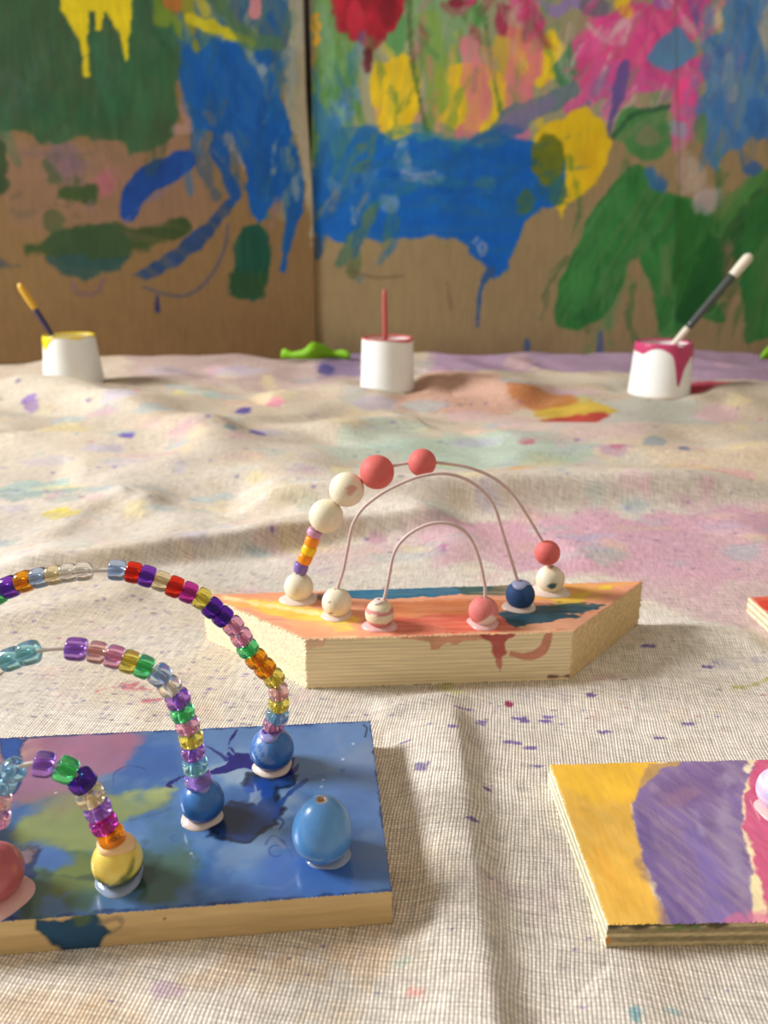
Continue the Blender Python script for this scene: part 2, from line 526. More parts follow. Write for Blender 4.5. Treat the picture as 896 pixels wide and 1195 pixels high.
    C.poly([(700, 680), (960, 680), (960, 760), (800, 730)], (208, 172, 182), a=.6, **ww)
    C.poly([(320, 640), (520, 620), (520, 660), (330, 670)], (210, 178, 184), a=.45, **ww)
    C.poly([(430, 520), (560, 505), (700, 520), (690, 545), (600, 560), (470, 555)], (178, 202, 184), a=.7, **ww)
    C.poly([(360, 530), (440, 498), (500, 500), (470, 530), (400, 550)], (186, 204, 188), a=.6, **ww)
    C.poly([(470, 450), (560, 440), (640, 462), (600, 480), (470, 475)], (214, 160, 140), a=.65, **ww)
    C.poly([(560, 480), (760, 480), (760, 520), (600, 520)], (222, 190, 188), a=.6, patch=.4, **ww)
    C.poly([(660, 470), (800, 470), (850, 490), (700, 500)], (185, 190, 180), a=.7, **ww)
    C.poly([(500, 414), (960, 410), (960, 448), (820, 446), (640, 436), (500, 440)], (168, 138, 168), a=.85, **ww)
    C.poly([(150, 416), (420, 412), (420, 450), (300, 450), (150, 440)], (186, 160, 156), a=.7, **ww)
    C.poly([(370, 416), (430, 416), (430, 440), (380, 440)], (120, 100, 150), a=.6, **ww)
    C.poly([(700, 520), (900, 530), (900, 580), (720, 575)], (232, 206, 172), a=.5, patch=.4, **ww)
    C.poly([(0, 500), (200, 520), (200, 560), (0, 560)], (224, 210, 192), a=.4, **ww)
    C.poly([(0, 445), (180, 470), (140, 500), (0, 480)], (226, 218, 200), a=.5, **ww)
    # distinct stains
    st = dict(edge=3, rough=6, wl=16)
    C.oval(46, 573, 46, 13, (172, 190, 184), a=.9, edge=4, rough=10, wl=24)
    C.oval(15, 580, 30, 10, (172, 188, 184), a=.8, edge=4, rough=10, wl=24)
    C.oval(72, 607, 18, 4, (226, 208, 100), a=.8, **st)
    C.oval(671, 476, 46, 8, (206, 172, 70), a=.95, edge=6, rough=18, wl=40)
    C.oval(672, 485, 40, 5, (176, 62, 58), a=.9, edge=6, rough=14, wl=40)
    C.oval(630, 466, 40, 7, (190, 120, 70), a=.8, edge=8, rough=16, wl=40)
    C.oval(838, 454, 46, 7, (176, 62, 84), a=.95, edge=6, rough=14, wl=40)
    C.oval(800, 558, 30, 9, (236, 206, 150), a=.6, **st)
    C.oval(606, 563, 14, 4, (238, 165, 80), a=.8, **st)
    C.oval(526, 547, 16, 4, (214, 216, 110), a=.7, **st)
    C.oval(714, 536, 20, 8, (190, 150, 178), a=.6, **st)
    C.oval(720, 535, 10, 5, (200, 120, 140), a=.7, **st)
    C.oval(614, 524, 8, 3, (200, 110, 130), a=.8, **st)
    C.oval(796, 530, 6, 3.5, (66, 96, 140), a=.9, **st)
    C.oval(762, 523, 12, 5, (130, 150, 170), a=.6, **st)
    C.oval(850, 560, 30, 5, (232, 180, 180), a=.6, **st)
    C.oval(36, 475, 10, 7, (150, 120, 190), a=.85, **st)
    C.oval(152, 515, 9, 4, (110, 90, 180), a=.9, **st)
    C.oval(160, 457, 6, 4, (206, 110, 140), a=.8, **st)
    C.oval(284, 480, 8, 4, (90, 80, 150), a=.9, **st)
    C.oval(301, 515, 10, 3.5, (100, 80, 160), a=.9, **st)
    C.oval(270, 520, 7, 4, (120, 150, 160), a=.8, **st)
    C.oval(322, 472, 10, 4, (224, 140, 160), a=.8, **st)
    C.oval(380, 434, 10, 5, (80, 76, 130), a=.85, **st)
    C.oval(207, 528, 14, 5, (160, 175, 200), a=.6, **st)
    C.oval(245, 463, 10, 4, (170, 200, 170), a=.7, **st)
    C.oval(210, 460, 10, 3, (220, 210, 130), a=.7, **st)
    C.oval(440, 630, 12, 3, (190, 130, 160), a=.5, **st)
    C.oval(517, 645, 5, 4, (190, 130, 170), a=.8, **st)
    C.stroke([(110, 806), (150, 800), (175, 805)], [2, 6, 2], (196, 110, 120), a=.75, edge=1, rough=3, wl=4)
    C.stroke([(165, 818), (185, 816)], 3, (190, 100, 112), a=.75, edge=1, rough=2, wl=4)
    C.oval(330, 783 - 40, 1, 1, (214, 201, 182))
    C.stroke([(520, 800), (532, 815)], 10, (190, 192, 90), a=.4, edge=3, rough=4, wl=8)
    C.stroke([(855, 803), (880, 798), (898, 790)], 5, (176, 172, 90), a=.6, edge=2, rough=3, wl=6)
    C.oval(610, 1040, 60, 26, (196, 172, 182), a=.45, edge=14, rough=16, wl=30)
    C.oval(660, 1000, 24, 20, (200, 190, 190), a=.4, edge=10, rough=10, wl=20)
    C.oval(765, 1184, 26, 5, (120, 170, 180), a=.75, edge=2, rough=4, wl=9)
    C.oval(485, 1157, 6, 8, (226, 160, 150), a=.7, edge=2, rough=3, wl=6)
    C.oval(466, 1128, 9, 5, (180, 195, 180), a=.6, edge=2, rough=3, wl=6)
    C.oval(195, 1151, 14, 5, (196, 170, 190), a=.7, edge=3, rough=4, wl=8)
    for x, y, r in ((250, 1145, 50), (60, 1165, 60), (120, 1185, 40), (350, 1140, 30), (420, 1110, 40), (380, 1185, 40)):
        C.oval(x, y, r, r * .3, (214, 184, 148), a=.45, edge=8, rough=12, wl=18)
    C.oval(494, 781, 10, 3, (180, 60, 110), a=0)
    C.oval(594, 822, 5, 3, (150, 50, 90), a=.9, edge=.6, rough=1, wl=3)
    C.oval(492, 906, 8, 4, (120, 110, 150), a=.8, edge=1, rough=2, wl=4)
    C.oval(568, 923, 5, 2, (110, 90, 150), a=.9, edge=.6, rough=1, wl=3)
    for x, y in ((560, 846), (562, 843), (606, 838), (612, 841), (595, 865), (602, 867), (618, 872), (637, 841), (640, 836),
                 (707, 853), (690, 812), (770, 860), (803, 843), (540, 832), (529, 865), (625, 893), (826, 778), (755, 757), (551, 970),
                 (473, 873), (640, 783)):
        C.oval(x, y, 7 + 3 * random.random(), 1.7, (116, 96, 160), a=.85, edge=.5, rough=1, wl=3)
    # fine flecks of violet, blue and pink paint
    pal = [(110, 96, 168), (128, 104, 176), (96, 92, 140), (150, 110, 170), (184, 110, 140), (110, 120, 170), (90, 84, 110)]
    for i in range(2300):
        yy = 445 + 400 * random.random() ** .8 if i % 6 else 800 + 380 * random.random()
        xx = -80 + 1060 * random.random()
        if i > 1600:
            xx = random.uniform(20, 340); yy = random.uniform(665, 845)
        if i > 2000:
            xx = random.uniform(-60, 940); yy = random.uniform(440, 600)
        dens = fbm(np.array([xx / 140.]), np.array([yy / 90.]), 3)[0]
        if random.random() > (dens - .25) * 1.9: continue
        p = conv(xx, yy); s = mpp(at(xx, yy)) * 1000
        w = s * (1.2 + 3.2 * random.random() ** 2); h = max(.35, w * (.3 + .2 * random.random()))
        if yy < 640: h = w * .8
        a = random.uniform(-.25, .15); q = []
        for kk in range(8):
            t_ = 2 * PI * kk / 8; ex, ey = w * math.cos(t_), h * math.sin(t_)
            q.append((p[0] + ex * math.cos(a) - ey * math.sin(a), p[1] + ex * math.sin(a) + ey * math.cos(a)))
        C.poly(q, random.choice(pal), a=random.uniform(.35, .85), edge=.35 * s + .2, rough=.3, wl=2, raw=True)
    # broad pastel smears
    pas = [(222, 178, 190), (190, 200, 190), (230, 214, 160), (186, 178, 206), (226, 190, 168), (170, 190, 198)]
    for i in range(230):
        xx = -60 + 1020 * random.random(); yy = 430 + 230 * random.random()
        C.oval(xx, yy, random.uniform(6, 30), random.uniform(2, 6), random.choice(pas), a=random.uniform(.25, .6), edge=8, rough=10, wl=22)
    for i in range(60):
        xx = -60 + 1020 * random.random(); yy = 640 + 200 * random.random()
        C.oval(xx, yy, random.uniform(6, 24), random.uniform(2, 5), random.choice(pas[:1] + pas[3:5]), a=random.uniform(.15, .35), edge=5, rough=7, wl=14)
    return mesh('drop_cloth', P, gridfaces(nu, nv), C.out(), smooth=True)


GAIN_CLOTH, GAIN_WALL, GAIN_WOOD, GAIN_BLUE = .98, .98, 1.1, 1.12
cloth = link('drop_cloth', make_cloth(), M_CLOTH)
tag(cloth, 'wrinkled cream canvas drop cloth spotted with violet and pastel paint under all the crafts', 'cloth')

M_FLOOR = plain('worn_floor', (150, 125, 100), .6, .3, .15, 20)
fl = mesh('floor', [(-3, -1.5, -.03), (3, -1.5, -.03), (3, 4, -.03), (-3, 4, -.03), (-3, -1.5, -.1), (3, -1.5, -.1), (3, 4, -.1), (-3, 4, -.1)],
          [(0, 1, 2, 3), (7, 6, 5, 4), (0, 4, 5, 1), (1, 5, 6, 2), (2, 6, 7, 3), (3, 7, 4, 0)], smooth=False)
tag(link('floor', fl, M_FLOOR), kind='structure')

wb = mesh('unseen_backing_wall', [(-3, YW + .09, -.1), (3, YW + .09, -.1), (3, YW + .09, 1.3), (-3, YW + .09, 1.3), (-3, YW + .2, -.1), (3, YW + .2, -.1), (3, YW + .2, 1.3), (-3, YW + .2, 1.3)],
          [(0, 1, 2, 3), (7, 6, 5, 4), (0, 4, 5, 1), (1, 5, 6, 2), (2, 6, 7, 3), (3, 7, 4, 0)], smooth=False)
tag(link('unseen_backing_wall', wb, plain('gap_shade_brown', (52, 38, 32), .7, .2, .08, 10)), kind='structure')  # unseen wall added behind the mural, coloured dark to put shade in the gap

# ------------------------------------------------------------------ cardboard mural
mural = thing('cardboard_mural', tuple(SEAM), 'tall folded cardboard screen covered in blue, green, pink and yellow brush painting', 'mural')


def panel(side, yaw, wid, hgt, paint, base):
    d = np.array([side * math.cos(yaw), -math.sin(yaw), 0.0])
    n = np.array([-d[1], d[0], 0.0]) * side; n = n if n[1] < 0 else -n
    res = .0052
    nu, nv = int(wid / res), int(hgt / res)
    uu = np.linspace(0, wid, nu); vv = np.linspace(0, hgt, nv)
    Ug, Vg = np.meshgrid(uu, vv)
    U, Vv = Ug.ravel(), Vg.ravel()
    start = .0008 + .0095 * sstep(.42, .72, Vv)          # the gap along the fold opens towards the top
    s0 = (start if side < 0 else -.007 + start) * np.clip(1 - U / .3, 0, 1)
    bow = .006 * (fbm(U * 2.2 + 3 * side, Vv * 2.2, 2) - .5)
    P = SEAM + np.outer(U + s0, d) + np.outer(Vv, (0, 0, 1)) + np.outer(bow - (.006 if side > 0 else 0) * np.clip(1 - U / .3, 0, 1), n)
    conv = lambda x, y: (lambda q: np.array([np.dot(q - SEAM, d) * 1000, q[2] * 1000]))(onplane(x, y, SEAM, n))
    C = Canvas(np.stack([U * 1000, Vv * 1000], 1), base, conv, GAIN_WALL)
    paint(C)
    # board thickness: front skin, back skin, rim
    B = P - n * .005
    Vt = np.vstack([P, B]); f1 = gridfaces(nu, nv)
    if side < 0: f1 = f1[:, ::-1]
    f2 = f1[:, ::-1] + len(P)
    ring = list(range(nu)) + [nu * j + nu - 1 for j in range(1, nv)] + [nu * (nv - 1) + i for i in range(nu - 2, -1, -1)] + [nu * j for j in range(nv - 2, 0, -1)]
    r = np.array(ring); r2 = np.roll(r, -1)
    f3 = np.stack([r, r + len(P), r2 + len(P), r2], 1)
    if side < 0: f3 = f3[:, ::-1]
    cols = np.vstack([C.out(), np.tile(np.array(lc(150, 115, 80)), (len(P), 1))])
    o = link('panel', mesh('panel', Vt - SEAM, np.vstack([f1, f2, f3]), cols, smooth=True), M_CARD, mural)
    return o


def wisps(C, x0, y0, x1, y1, cols, n, ln, wd, ang, a=.5, seed=1):
    # loose dry-brush marks
    rnd = random.Random(seed)
    for i in range(n):
        x, y = rnd.uniform(x0, x1), rnd.uniform(y0, y1); t = math.radians(rnd.uniform(*ang)); L = rnd.uniform(*ln) / 2; w = rnd.uniform(*wd)
        b = rnd.uniform(-.35, .35) * L
        C.stroke([(x - L * math.cos(t), y - L * math.sin(t)), (x - b * math.sin(t), y + b * math.cos(t)), (x + L * math.cos(t), y + L * math.sin(t))], [w * .6, w, w * .35],
                 rnd.choice(cols), a=rnd.uniform(.5, 1) * a, edge=5, rough=8, wl=30, streak=(-math.degrees(t), .6, 12))


def paint_left(C):
    k = dict(edge=5, rough=10, wl=45)
    soft = dict(edge=22, rough=25, wl=90)
    BL, DB = (8, 90, 178), (22, 68, 146)
    GR, DG = (58, 96, 62), (44, 76, 40)
    # out of frame towards the left: more of the same painting
    C.poly([(-420, -60), (0, -60), (0, 160), (-160, 200), (-420, 120)], GR, a=.9, **k)
    C.stroke([(-330, 220), (-200, 260), (-80, 250)], 50, BL, streak=(0, .5), **k)
    C.poly([(0, 150), (130, 165), (210, 170), (250, 240), (160, 290), (0, 270)], (150, 116, 104), a=.5, **soft)
    C.oval(76, 185, 20, 20, (120, 100, 130), a=.6, **soft)
    C.poly([(-40, -60), (212, -60), (208, 20), (212, 60), (206, 100), (206, 130), (203, 160), (180, 172), (150, 180), (146, 168), (118, 160), (100, 160), (70, 168), (48, 166), (28, 152), (-40, 152)], GR, streak=(90, .12, 20), **k)
    C.poly([(120, -40), (210, -40), (206, 90), (200, 150), (150, 120), (110, 60)], (50, 106, 70), a=.55, **soft)
    C.poly([(-40, 40), (40, 20), (60, 130), (-40, 140)], (52, 84, 60), a=.7, **soft)
    C.oval(90, 130, 60, 26, (38, 92, 60), a=.5, **soft)
    C.stroke([(0, 88), (18, 104), (6, 130)], 16, (86, 110, 100), a=.4, **soft)
    C.poly([(-40, 160), (5, 165), (9, 190), (7, 225), (-40, 240)], (56, 78, 48), **k)
    C.poly([(175, -20), (215, -20), (216, 60), (196, 60)], (70, 120, 110), a=.5, **soft)
    # blue
    C.poly([(205, -60), (360, -60), (357, 60), (330, 90), (300, 60), (215, 70)], (60, 104, 140), a=.9, streak=(90, .35, 20), **k)
    C.poly([(226, 40), (258, 46), (300, 52), (318, 72), (326, 100), (340, 130), (348, 165), (356, 205), (356, 232), (348, 262), (342, 286), (331, 318), (326, 314), (330, 284), (334, 252), (328, 232), (316, 238), (309, 252), (302, 262), (294, 246), (288, 215), (289, 195), (276, 170), (262, 160), (245, 152), (228, 150), (216, 120), (208, 92), (212, 62)], BL, edge=4, rough=6, wl=40, streak=(90, .12, 30), var=.1)
    C.oval(292, 120, 30, 60, (34, 100, 178), a=.5, **soft)
    C.stroke([(226, 150), (236, 190), (250, 228)], [16, 22, 14], (54, 84, 120), a=.8, streak=(80, .3), **k)
    C.stroke([(250, 155), (262, 190), (274, 225), (272, 240)], [16, 16, 12, 10], (26, 80, 150), **k)
    C.stroke([(268, 160), (282, 190), (287, 200)], 9, (190, 160, 140), a=.8, **k)
    C.stroke([(216, 125), (222, 150), (206, 152)], 10, (176, 140, 136), a=.7, **k)
    C.stroke([(325, 235), (318, 262)], 10, (150, 120, 130), a=.5, **k)
    C.stroke([(150, 248), (160, 222), (188, 202), (218, 186)], [20, 32, 33, 26], (20, 70, 152), edge=3, rough=4, wl=30)
    C.stroke([(146, 258), (175, 232), (228, 205)], 3, (120, 110, 160), a=.5, **k)
    C.stroke([(268, 236), (246, 262), (215, 292), (180, 316), (156, 321)], [12, 15, 20, 15, 5], (44, 74, 124), edge=4, rough=5, wl=30, streak=(40, .3))
    C.stroke([(266, 262), (262, 290), (246, 322), (222, 343), (195, 344), (168, 335)], [3, 3.5, 3.5, 4, 3.5, 3], (80, 84, 110), a=.8, edge=4)
    C.stroke([(183, 346), (184, 362)], [3, 7], (42, 46, 108), edge=3)
    # cream strip along the fold
    C.poly([(344, -40), (362, -40), (372, 260), (364, 290), (357, 230), (350, 160), (338, 122)], (178, 172, 150), a=.85, edge=5, rough=8, wl=30)
    C.poly([(334, 60), (350, 60), (352, 110), (342, 140), (330, 100)], (130, 150, 150), a=.6, **k)
    C.oval(308, 85, 6, 12, (170, 180, 186), a=.7, **k)
    wisps(C, 10, 0, 200, 150, [(40, 84, 60), (72, 104, 76), (50, 110, 80), (64, 84, 56)], 34, (40, 110), (10, 26), (60, 130), .55, 3)
    wisps(C, 220, 50, 340, 200, [(10, 100, 190), (6, 78, 160), (40, 112, 180)], 22, (40, 110), (8, 18), (60, 110), .6, 4)
    wisps(C, 206, 0, 350, 60, [(40, 96, 130), (90, 130, 140), (20, 90, 170), (110, 140, 90), (160, 165, 150)], 26, (20, 70), (5, 14), (30, 120), .7, 5)
    wisps(C, 316, 60, 352, 240, [(186, 180, 160), (60, 120, 150), (30, 96, 160), (150, 150, 120)], 18, (20, 60), (4, 10), (75, 105), .7, 6)
    wisps(C, 206, 120, 290, 240, [(40, 84, 130), (150, 120, 116), (80, 100, 110), (20, 84, 150)], 16, (16, 46), (5, 10), (50, 110), .6, 7)
    wisps(C, 10, 170, 140, 260, [(120, 98, 120), (110, 100, 84), (160, 110, 118), (70, 88, 62), (150, 120, 100)], 22, (14, 46), (5, 14), (-30, 40), .45, 8)
    # yellows
    Y = (228, 208, 26)
    C.poly([(66, -60), (154, -60), (153, 26), (150, 58), (147, 70), (138, 40), (130, 22), (122, 14), (118, 36), (112, 34), (110, 14), (104, 12), (102, 50), (104, 88), (98, 90), (94, 52), (84, 30), (72, 10)], Y, edge=3, rough=3, wl=20, var=.06)
    C.stroke([(72, -20), (96, 36)], 10, Y, edge=3, rough=3, var=.05)
    C.poly([(164, -30), (200, -30), (214, 50), (200, 30), (184, 24)], (118, 142, 40), a=.8, **k)
    C.stroke([(218, -10), (222, 24), (228, 55)], [18, 16, 6], (150, 150, 40), a=.85, **k)
    C.stroke([(222, 22), (258, 34), (296, 52)], [14, 13, 8], (206, 196, 34), a=.95, edge=4, rough=6, wl=20)
    C.stroke([(228, -10), (240, 16)], 14, (190, 180, 60), a=.8, **k)
    C.stroke([(248, -10), (290, 44), (330, 54)], [16, 14, 8], (84, 122, 80), a=.75, **k)
    C.oval(299, 8, 6, 14, (206, 140, 150), **k)
    C.oval(203, 2, 8, 8, (170, 110, 50), **k)
    C.oval(348, 22, 5, 22, (140, 150, 130), **k)
    # low greens, pink
    C.oval(122, 212, 13, 15, (184, 108, 124), a=.8, edge=14, rough=14, wl=40)
    C.stroke([(50, 190), (66, 206), (58, 210)], 8, (70, 90, 56), a=.7, **k)
    C.oval(92, 226, 27, 14, (62, 84, 46), edge=6, rough=12, wl=36, rot=-8)
    C.stroke([(12, 232), (50, 212)], 6, (110, 100, 76), a=.6, **k)
    C.stroke([(46, 240), (80, 240)], 5, (90, 90, 76), a=.6, **k)
    C.stroke([(105, 240), (125, 262)], 6, (130, 100, 110), a=.6, **k)
    C.stroke([(34, 292), (70, 288), (120, 275), (170, 278), (208, 266)], [5, 22, 34, 22, 20], (60, 82, 44), edge=7, rough=12, wl=36, streak=(10, .3))
    C.oval(104, 288, 52, 26, (56, 84, 52), edge=6, rough=10, wl=40)
    C.poly([(52, 300), (150, 298), (140, 316), (100, 326), (70, 318)], (44, 82, 84), a=.85, **k)
    C.oval(62, 258, 10, 14, (74, 92, 56), a=.7, **k)
    C.stroke([(84, 330), (92, 342), (112, 342), (120, 326)], 6, (120, 94, 104), a=.7, edge=5, rough=3)
    C.poly([(-30, 302), (20, 304), (32, 312), (20, 318), (-30, 314)], (74, 84, 88), a=.85, **k)
    C.poly([(274, 282), (284, 266), (302, 262), (312, 278), (316, 300), (314, 330), (306, 350), (286, 350), (270, 344), (270, 316)], (22, 82, 66), edge=5, rough=7, wl=24, streak=(90, .15))
    C.poly([(268, 320), (312, 318), (310, 348), (286, 351), (270, 346)], (44, 80, 42), a=.7, **k)
    C.stroke([(216, 385), (217, 398)], 3, (100, 76, 50), a=.5, edge=3)
    # browner foot of the board: its shading is put into the colour
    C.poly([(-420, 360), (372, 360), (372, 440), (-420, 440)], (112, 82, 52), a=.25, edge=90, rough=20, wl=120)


def paint_right(C):
    k = dict(edge=5, rough=10, wl=45)
    soft = dict(edge=22, rough=25, wl=90)
    BL = (6, 94, 184); Y = (222, 188, 26); HP = (216, 76, 142); SP = (212, 122, 136); GR = (66, 118, 56)
    C.poly([(900, -60), (1250, -60), (1250, 240), (1050, 160), (900, 180)], (72, 124, 176), a=.85, streak=(70, .4), **k)
    C.stroke([(960, 60), (1040, 90), (1150, 40)], 60, HP, a=.8, streak=(0, .4), **k)
    C.stroke([(930, 390), (990, 260), (1080, 190)], 60, (44, 112, 56), streak=(60, .3), **k)
    # pale ground behind the flowers
    C.poly([(358, -60), (896, -60), (896, 120), (700, 160), (360, 210)], (150, 156, 128), a=.75, patch=.3, **soft)
    C.poly([(360, -60), (420, -60), (418, 90), (412, 150), (400, 190), (378, 200), (362, 190)], (96, 142, 72), a=.9, streak=(90, .25, 20), **k)
    C.stroke([(384, 60), (392, 110), (398, 190)], [22, 26, 16], (84, 140, 54), a=.8, **k)
    C.stroke([(376, 10), (378, 50), (384, 90)], [10, 16, 20], (120, 160, 120), a=.7, **k)
    C.oval(365, 36, 7, 22, (216, 160, 40), edge=4, rough=5)
    C.stroke([(363, 60), (364, 90)], 6, (170, 130, 60), a=.8, **k)
    C.oval(408, 118, 12, 18, (160, 170, 190), a=.8, **k)
    C.oval(398, 136, 14, 16, (90, 140, 200), a=.85, **k)
    # yellow petals
    C.poly([(436, 70), (470, 60), (492, 80), (490, 120), (478, 158), (460, 165), (444, 150), (432, 120)], Y, streak=(80, .25, 20), **k)
    C.poly([(505, 90), (520, 60), (556, 70), (590, 90), (592, 140), (570, 160), (530, 150), (510, 140)], Y, streak=(80, .3, 20), **k)
    C.poly([(618, 48), (640, 34), (656, 56), (650, 92), (630, 108), (614, 98)], (220, 190, 40), **k)
    C.poly([(575, 40), (610, 36), (610, 90), (585, 90)], (206, 170, 60), a=.8, **k)
    # greens between
    C.poly([(478, -40), (560, -40), (572, 30), (560, 66), (520, 76), (494, 64), (482, 30)], (126, 164, 116), a=.9, streak=(80, .3), **k)
    C.stroke([(500, 20), (505, 60), (512, 110), (502, 150)], [24, 28, 24, 14], (124, 160, 70), a=.75, **k)
    C.stroke([(476, -10), (480, 60), (492, 130), (500, 160)], [8, 6, 5, 8], (70, 100, 50), a=.85, edge=4, rough=3)
    C.stroke([(566, 20), (572, 70), (584, 130)], 5, (70, 110, 60), a=.7, edge=4, rough=3)
    C.oval(462, 38, 14, 22, (88, 140, 84), **k)
    C.oval(550, 20, 16, 14, (76, 140, 70), a=.8, **k)
    C.poly([(645, 80), (660, 50), (690, 40), (690, 60), (676, 90), (652, 100)], (74, 128, 86), **k)
    C.oval(757, 52, 14, 34, (80, 150, 140), a=.6, **k)
    # red flower
    C.poly([(386, -40), (472, -40), (468, 20), (452, 48), (434, 60), (430, 78), (422, 74), (424, 54), (404, 46), (392, 30), (388, 10)], (156, 26, 44), edge=6, rough=10, wl=36, var=.25)
    C.oval(414, 22, 12, 18, (186, 40, 60), a=.8, **k)
    C.oval(450, 10, 12, 22, (120, 18, 34), a=.8, **k)
    C.stroke([(428, 60), (428, 80)], [12, 8], (92, 14, 30), edge=4, rough=3)
    C.oval(540, 4, 18, 8, (120, 30, 50), a=.9, **k)
    C.oval(596, 26, 22, 22, (150, 40, 70), a=.9, **k)
    # pinks
    C.stroke([(548, 56), (556, 92), (560, 130), (544, 156)], [30, 34, 26, 22], SP, a=.9, streak=(90, .3, 20), **k)
    C.stroke([(612, 0), (612, 60), (604, 120), (590, 152)], [34, 38, 32, 24], (214, 116, 128), a=.92, streak=(88, .3, 20), **k)
    C.stroke([(604, -10), (622, 24)], 30, HP, a=.85, **k)
    C.oval(604, 150, 14, 18, (190, 110, 150), a=.8, **k)
    C.poly([(672, 50), (690, 24), (730, 10), (790, -10), (830, -20), (824, 30), (800, 50), (770, 60), (756, 90), (736, 110), (716, 120), (690, 118), (668, 90)], HP, edge=7, rough=16, wl=40, streak=(60, .35, 20), var=.15)
    C.stroke([(700, 84), (690, 108), (668, 126)], [30, 22, 18], (206, 90, 150), a=.85, **k)
    C.stroke([(736, 96), (708, 130)], 18, (200, 120, 160), a=.8, **k)
    C.stroke([(718, 88), (770, 92), (856, 68)], [30, 28, 34], (202, 82, 148), edge=5, rough=5, wl=40, streak=(-8, .35, 16))
    C.stroke([(802, 96), (800, 130), (792, 164)], [28, 34, 30], (204, 98, 150), a=.92, streak=(88, .3), **k)
    C.oval(800, 108, 12, 14, (226, 76, 140), **k)
    C.oval(724, 40, 10, 14, (216, 180, 190), a=.7, **k)
    C.oval(730, 6, 12, 14, (216, 180, 50), **k)
    C.oval(772, 4, 12, 10, (156, 90, 160), **k)
    C.stroke([(628, 0), (650, 16), (664, 2), (684, 10)], 10, (140, 120, 180), a=.85, **k)
    C.oval(692, 8, 18, 12, (96, 90, 120), a=.7, **k)
    C.oval(836, 20, 12, 18, (206, 190, 160), a=.8, **k)
    wisps(C, 362, 0, 430, 200, [(80, 130, 56), (120, 160, 120), (60, 110, 130), (150, 170, 150), (40, 110, 170)], 26, (30, 90), (6, 16), (70, 110), .65, 21)
    wisps(C, 430, 50, 640, 165, [(226, 196, 40), (206, 120, 120), (110, 150, 70), (84, 120, 60), (222, 150, 110)], 34, (30, 90), (5, 15), (65, 115), .6, 22)
    wisps(C, 470, -10, 640, 60, [(120, 160, 110), (150, 40, 66), (90, 140, 90), (176, 176, 150), (206, 90, 130)], 26, (20, 60), (6, 16), (40, 130), .6, 23)
    wisps(C, 664, 0, 840, 130, [(226, 66, 140), (208, 110, 160), (232, 100, 150), (190, 60, 130), (150, 110, 170), (214, 190, 190)], 46, (20, 70), (5, 14), (30, 150), .65, 24)
    wisps(C, 660, 90, 760, 200, [(120, 110, 150), (90, 140, 90), (60, 120, 150), (190, 150, 150)], 14, (20, 60), (4, 10), (80, 140), .6, 25)
    # blue on the right
    C.poly([(812, 50), (840, 34), (858, -40), (910, -40), (910, 165), (876, 160), (866, 172), (848, 176), (836, 198), (822, 176), (816, 130), (826, 96)], (72, 126, 182), a=.95, streak=(80, .35, 20), **k)
    C.poly([(756, 66), (790, 28), (812, 60), (780, 86)], (80, 134, 180), a=.9, **k)
    C.oval(884, 140, 14, 22, (50, 110, 180), a=.8, **k)
    C.oval(894, 30, 8, 40, (196, 180, 150), a=.7, **k)
    C.oval(850, 92, 10, 30, (170, 170, 170), a=.5, **k)
    C.oval(790, 150, 12, 12, (130, 170, 190), a=.6, **k)
    wisps(C, 800, 0, 896, 190, [(60, 120, 190), (90, 140, 190), (110, 150, 180), (50, 100, 170)], 26, (40, 110), (8, 18), (60, 115), .6, 26)
    # leaf and dark stalks
    C.stroke([(728, 78), (718, 120), (708, 158)], [10, 10, 6], (96, 84, 150), a=.9, **k)
    C.poly([(712, 160), (722, 138), (746, 124), (780, 122), (782, 170), (764, 186), (736, 180)], (74, 132, 76), streak=(30, .3), **k)
    C.stroke([(714, 160), (740, 134), (780, 124)], 6, (44, 90, 60), a=.8, edge=4, rough=3)
    C.oval(756, 160, 12, 12, (160, 130, 110), a=.5, **k)
    C.oval(820, 148, 8, 20, (96, 140, 90), a=.8, **k)
    # yellow lower right
    C.poly([(616, 164), (640, 144), (684, 124), (706, 140), (713, 165), (706, 190), (694, 214), (664, 238), (656, 256), (644, 240), (636, 210)], Y, edge=4, rough=6, wl=40, streak=(80, .12), var=.08)
    C.oval(690, 190, 14, 26, (206, 150, 30), a=.4, **soft)
    # blue body
    C.stroke([(556, 170), (620, 130), (668, 106)], [26, 26, 18], (70, 104, 136), a=.85, streak=(25, .3), **k)
    C.stroke([(590, 150), (640, 118)], 14, (120, 110, 150), a=.7, **k)
    C.poly([(362, 196), (376, 190), (400, 182), (420, 152), (440, 150), (462, 162), (486, 156), (520, 160), (556, 168), (590, 160), (628, 166), (652, 182), (664, 206), (656, 228), (650, 242), (634, 240), (618, 250), (606, 276), (594, 302), (586, 324), (574, 324), (562, 306), (548, 292), (534, 276), (500, 274), (468, 278), (440, 282), (420, 278), (398, 282), (382, 276), (374, 290), (368, 270)], BL, edge=4, rough=7, wl=40, streak=(0, .10, 30), var=.1)
    C.poly([(364, 110), (396, 150), (440, 150), (430, 200), (400, 230), (368, 200)], (40, 108, 160), a=.75, streak=(90, .35), **k)
    C.stroke([(470, 168), (470, 188), (480, 203), (514, 210)], [10, 18, 16, 10], (168, 172, 186), a=.85, edge=5, rough=6, wl=20)
    C.stroke([(450, 165), (500, 158), (560, 170)], 10, (60, 130, 150), a=.7, **k)
    C.oval(454, 236, 12, 12, (120, 150, 180), a=.7, **k)
    C.oval(432, 206, 10, 14, (110, 140, 170), a=.6, **k)
    C.oval(640, 186, 20, 30, (104, 112, 26), a=.95, edge=5, rough=5, wl=24)
    C.oval(566, 212, 12, 10, (66, 120, 130), a=.8, **k)
    C.oval(612, 236, 10, 14, (74, 110, 60), a=.85, **k)
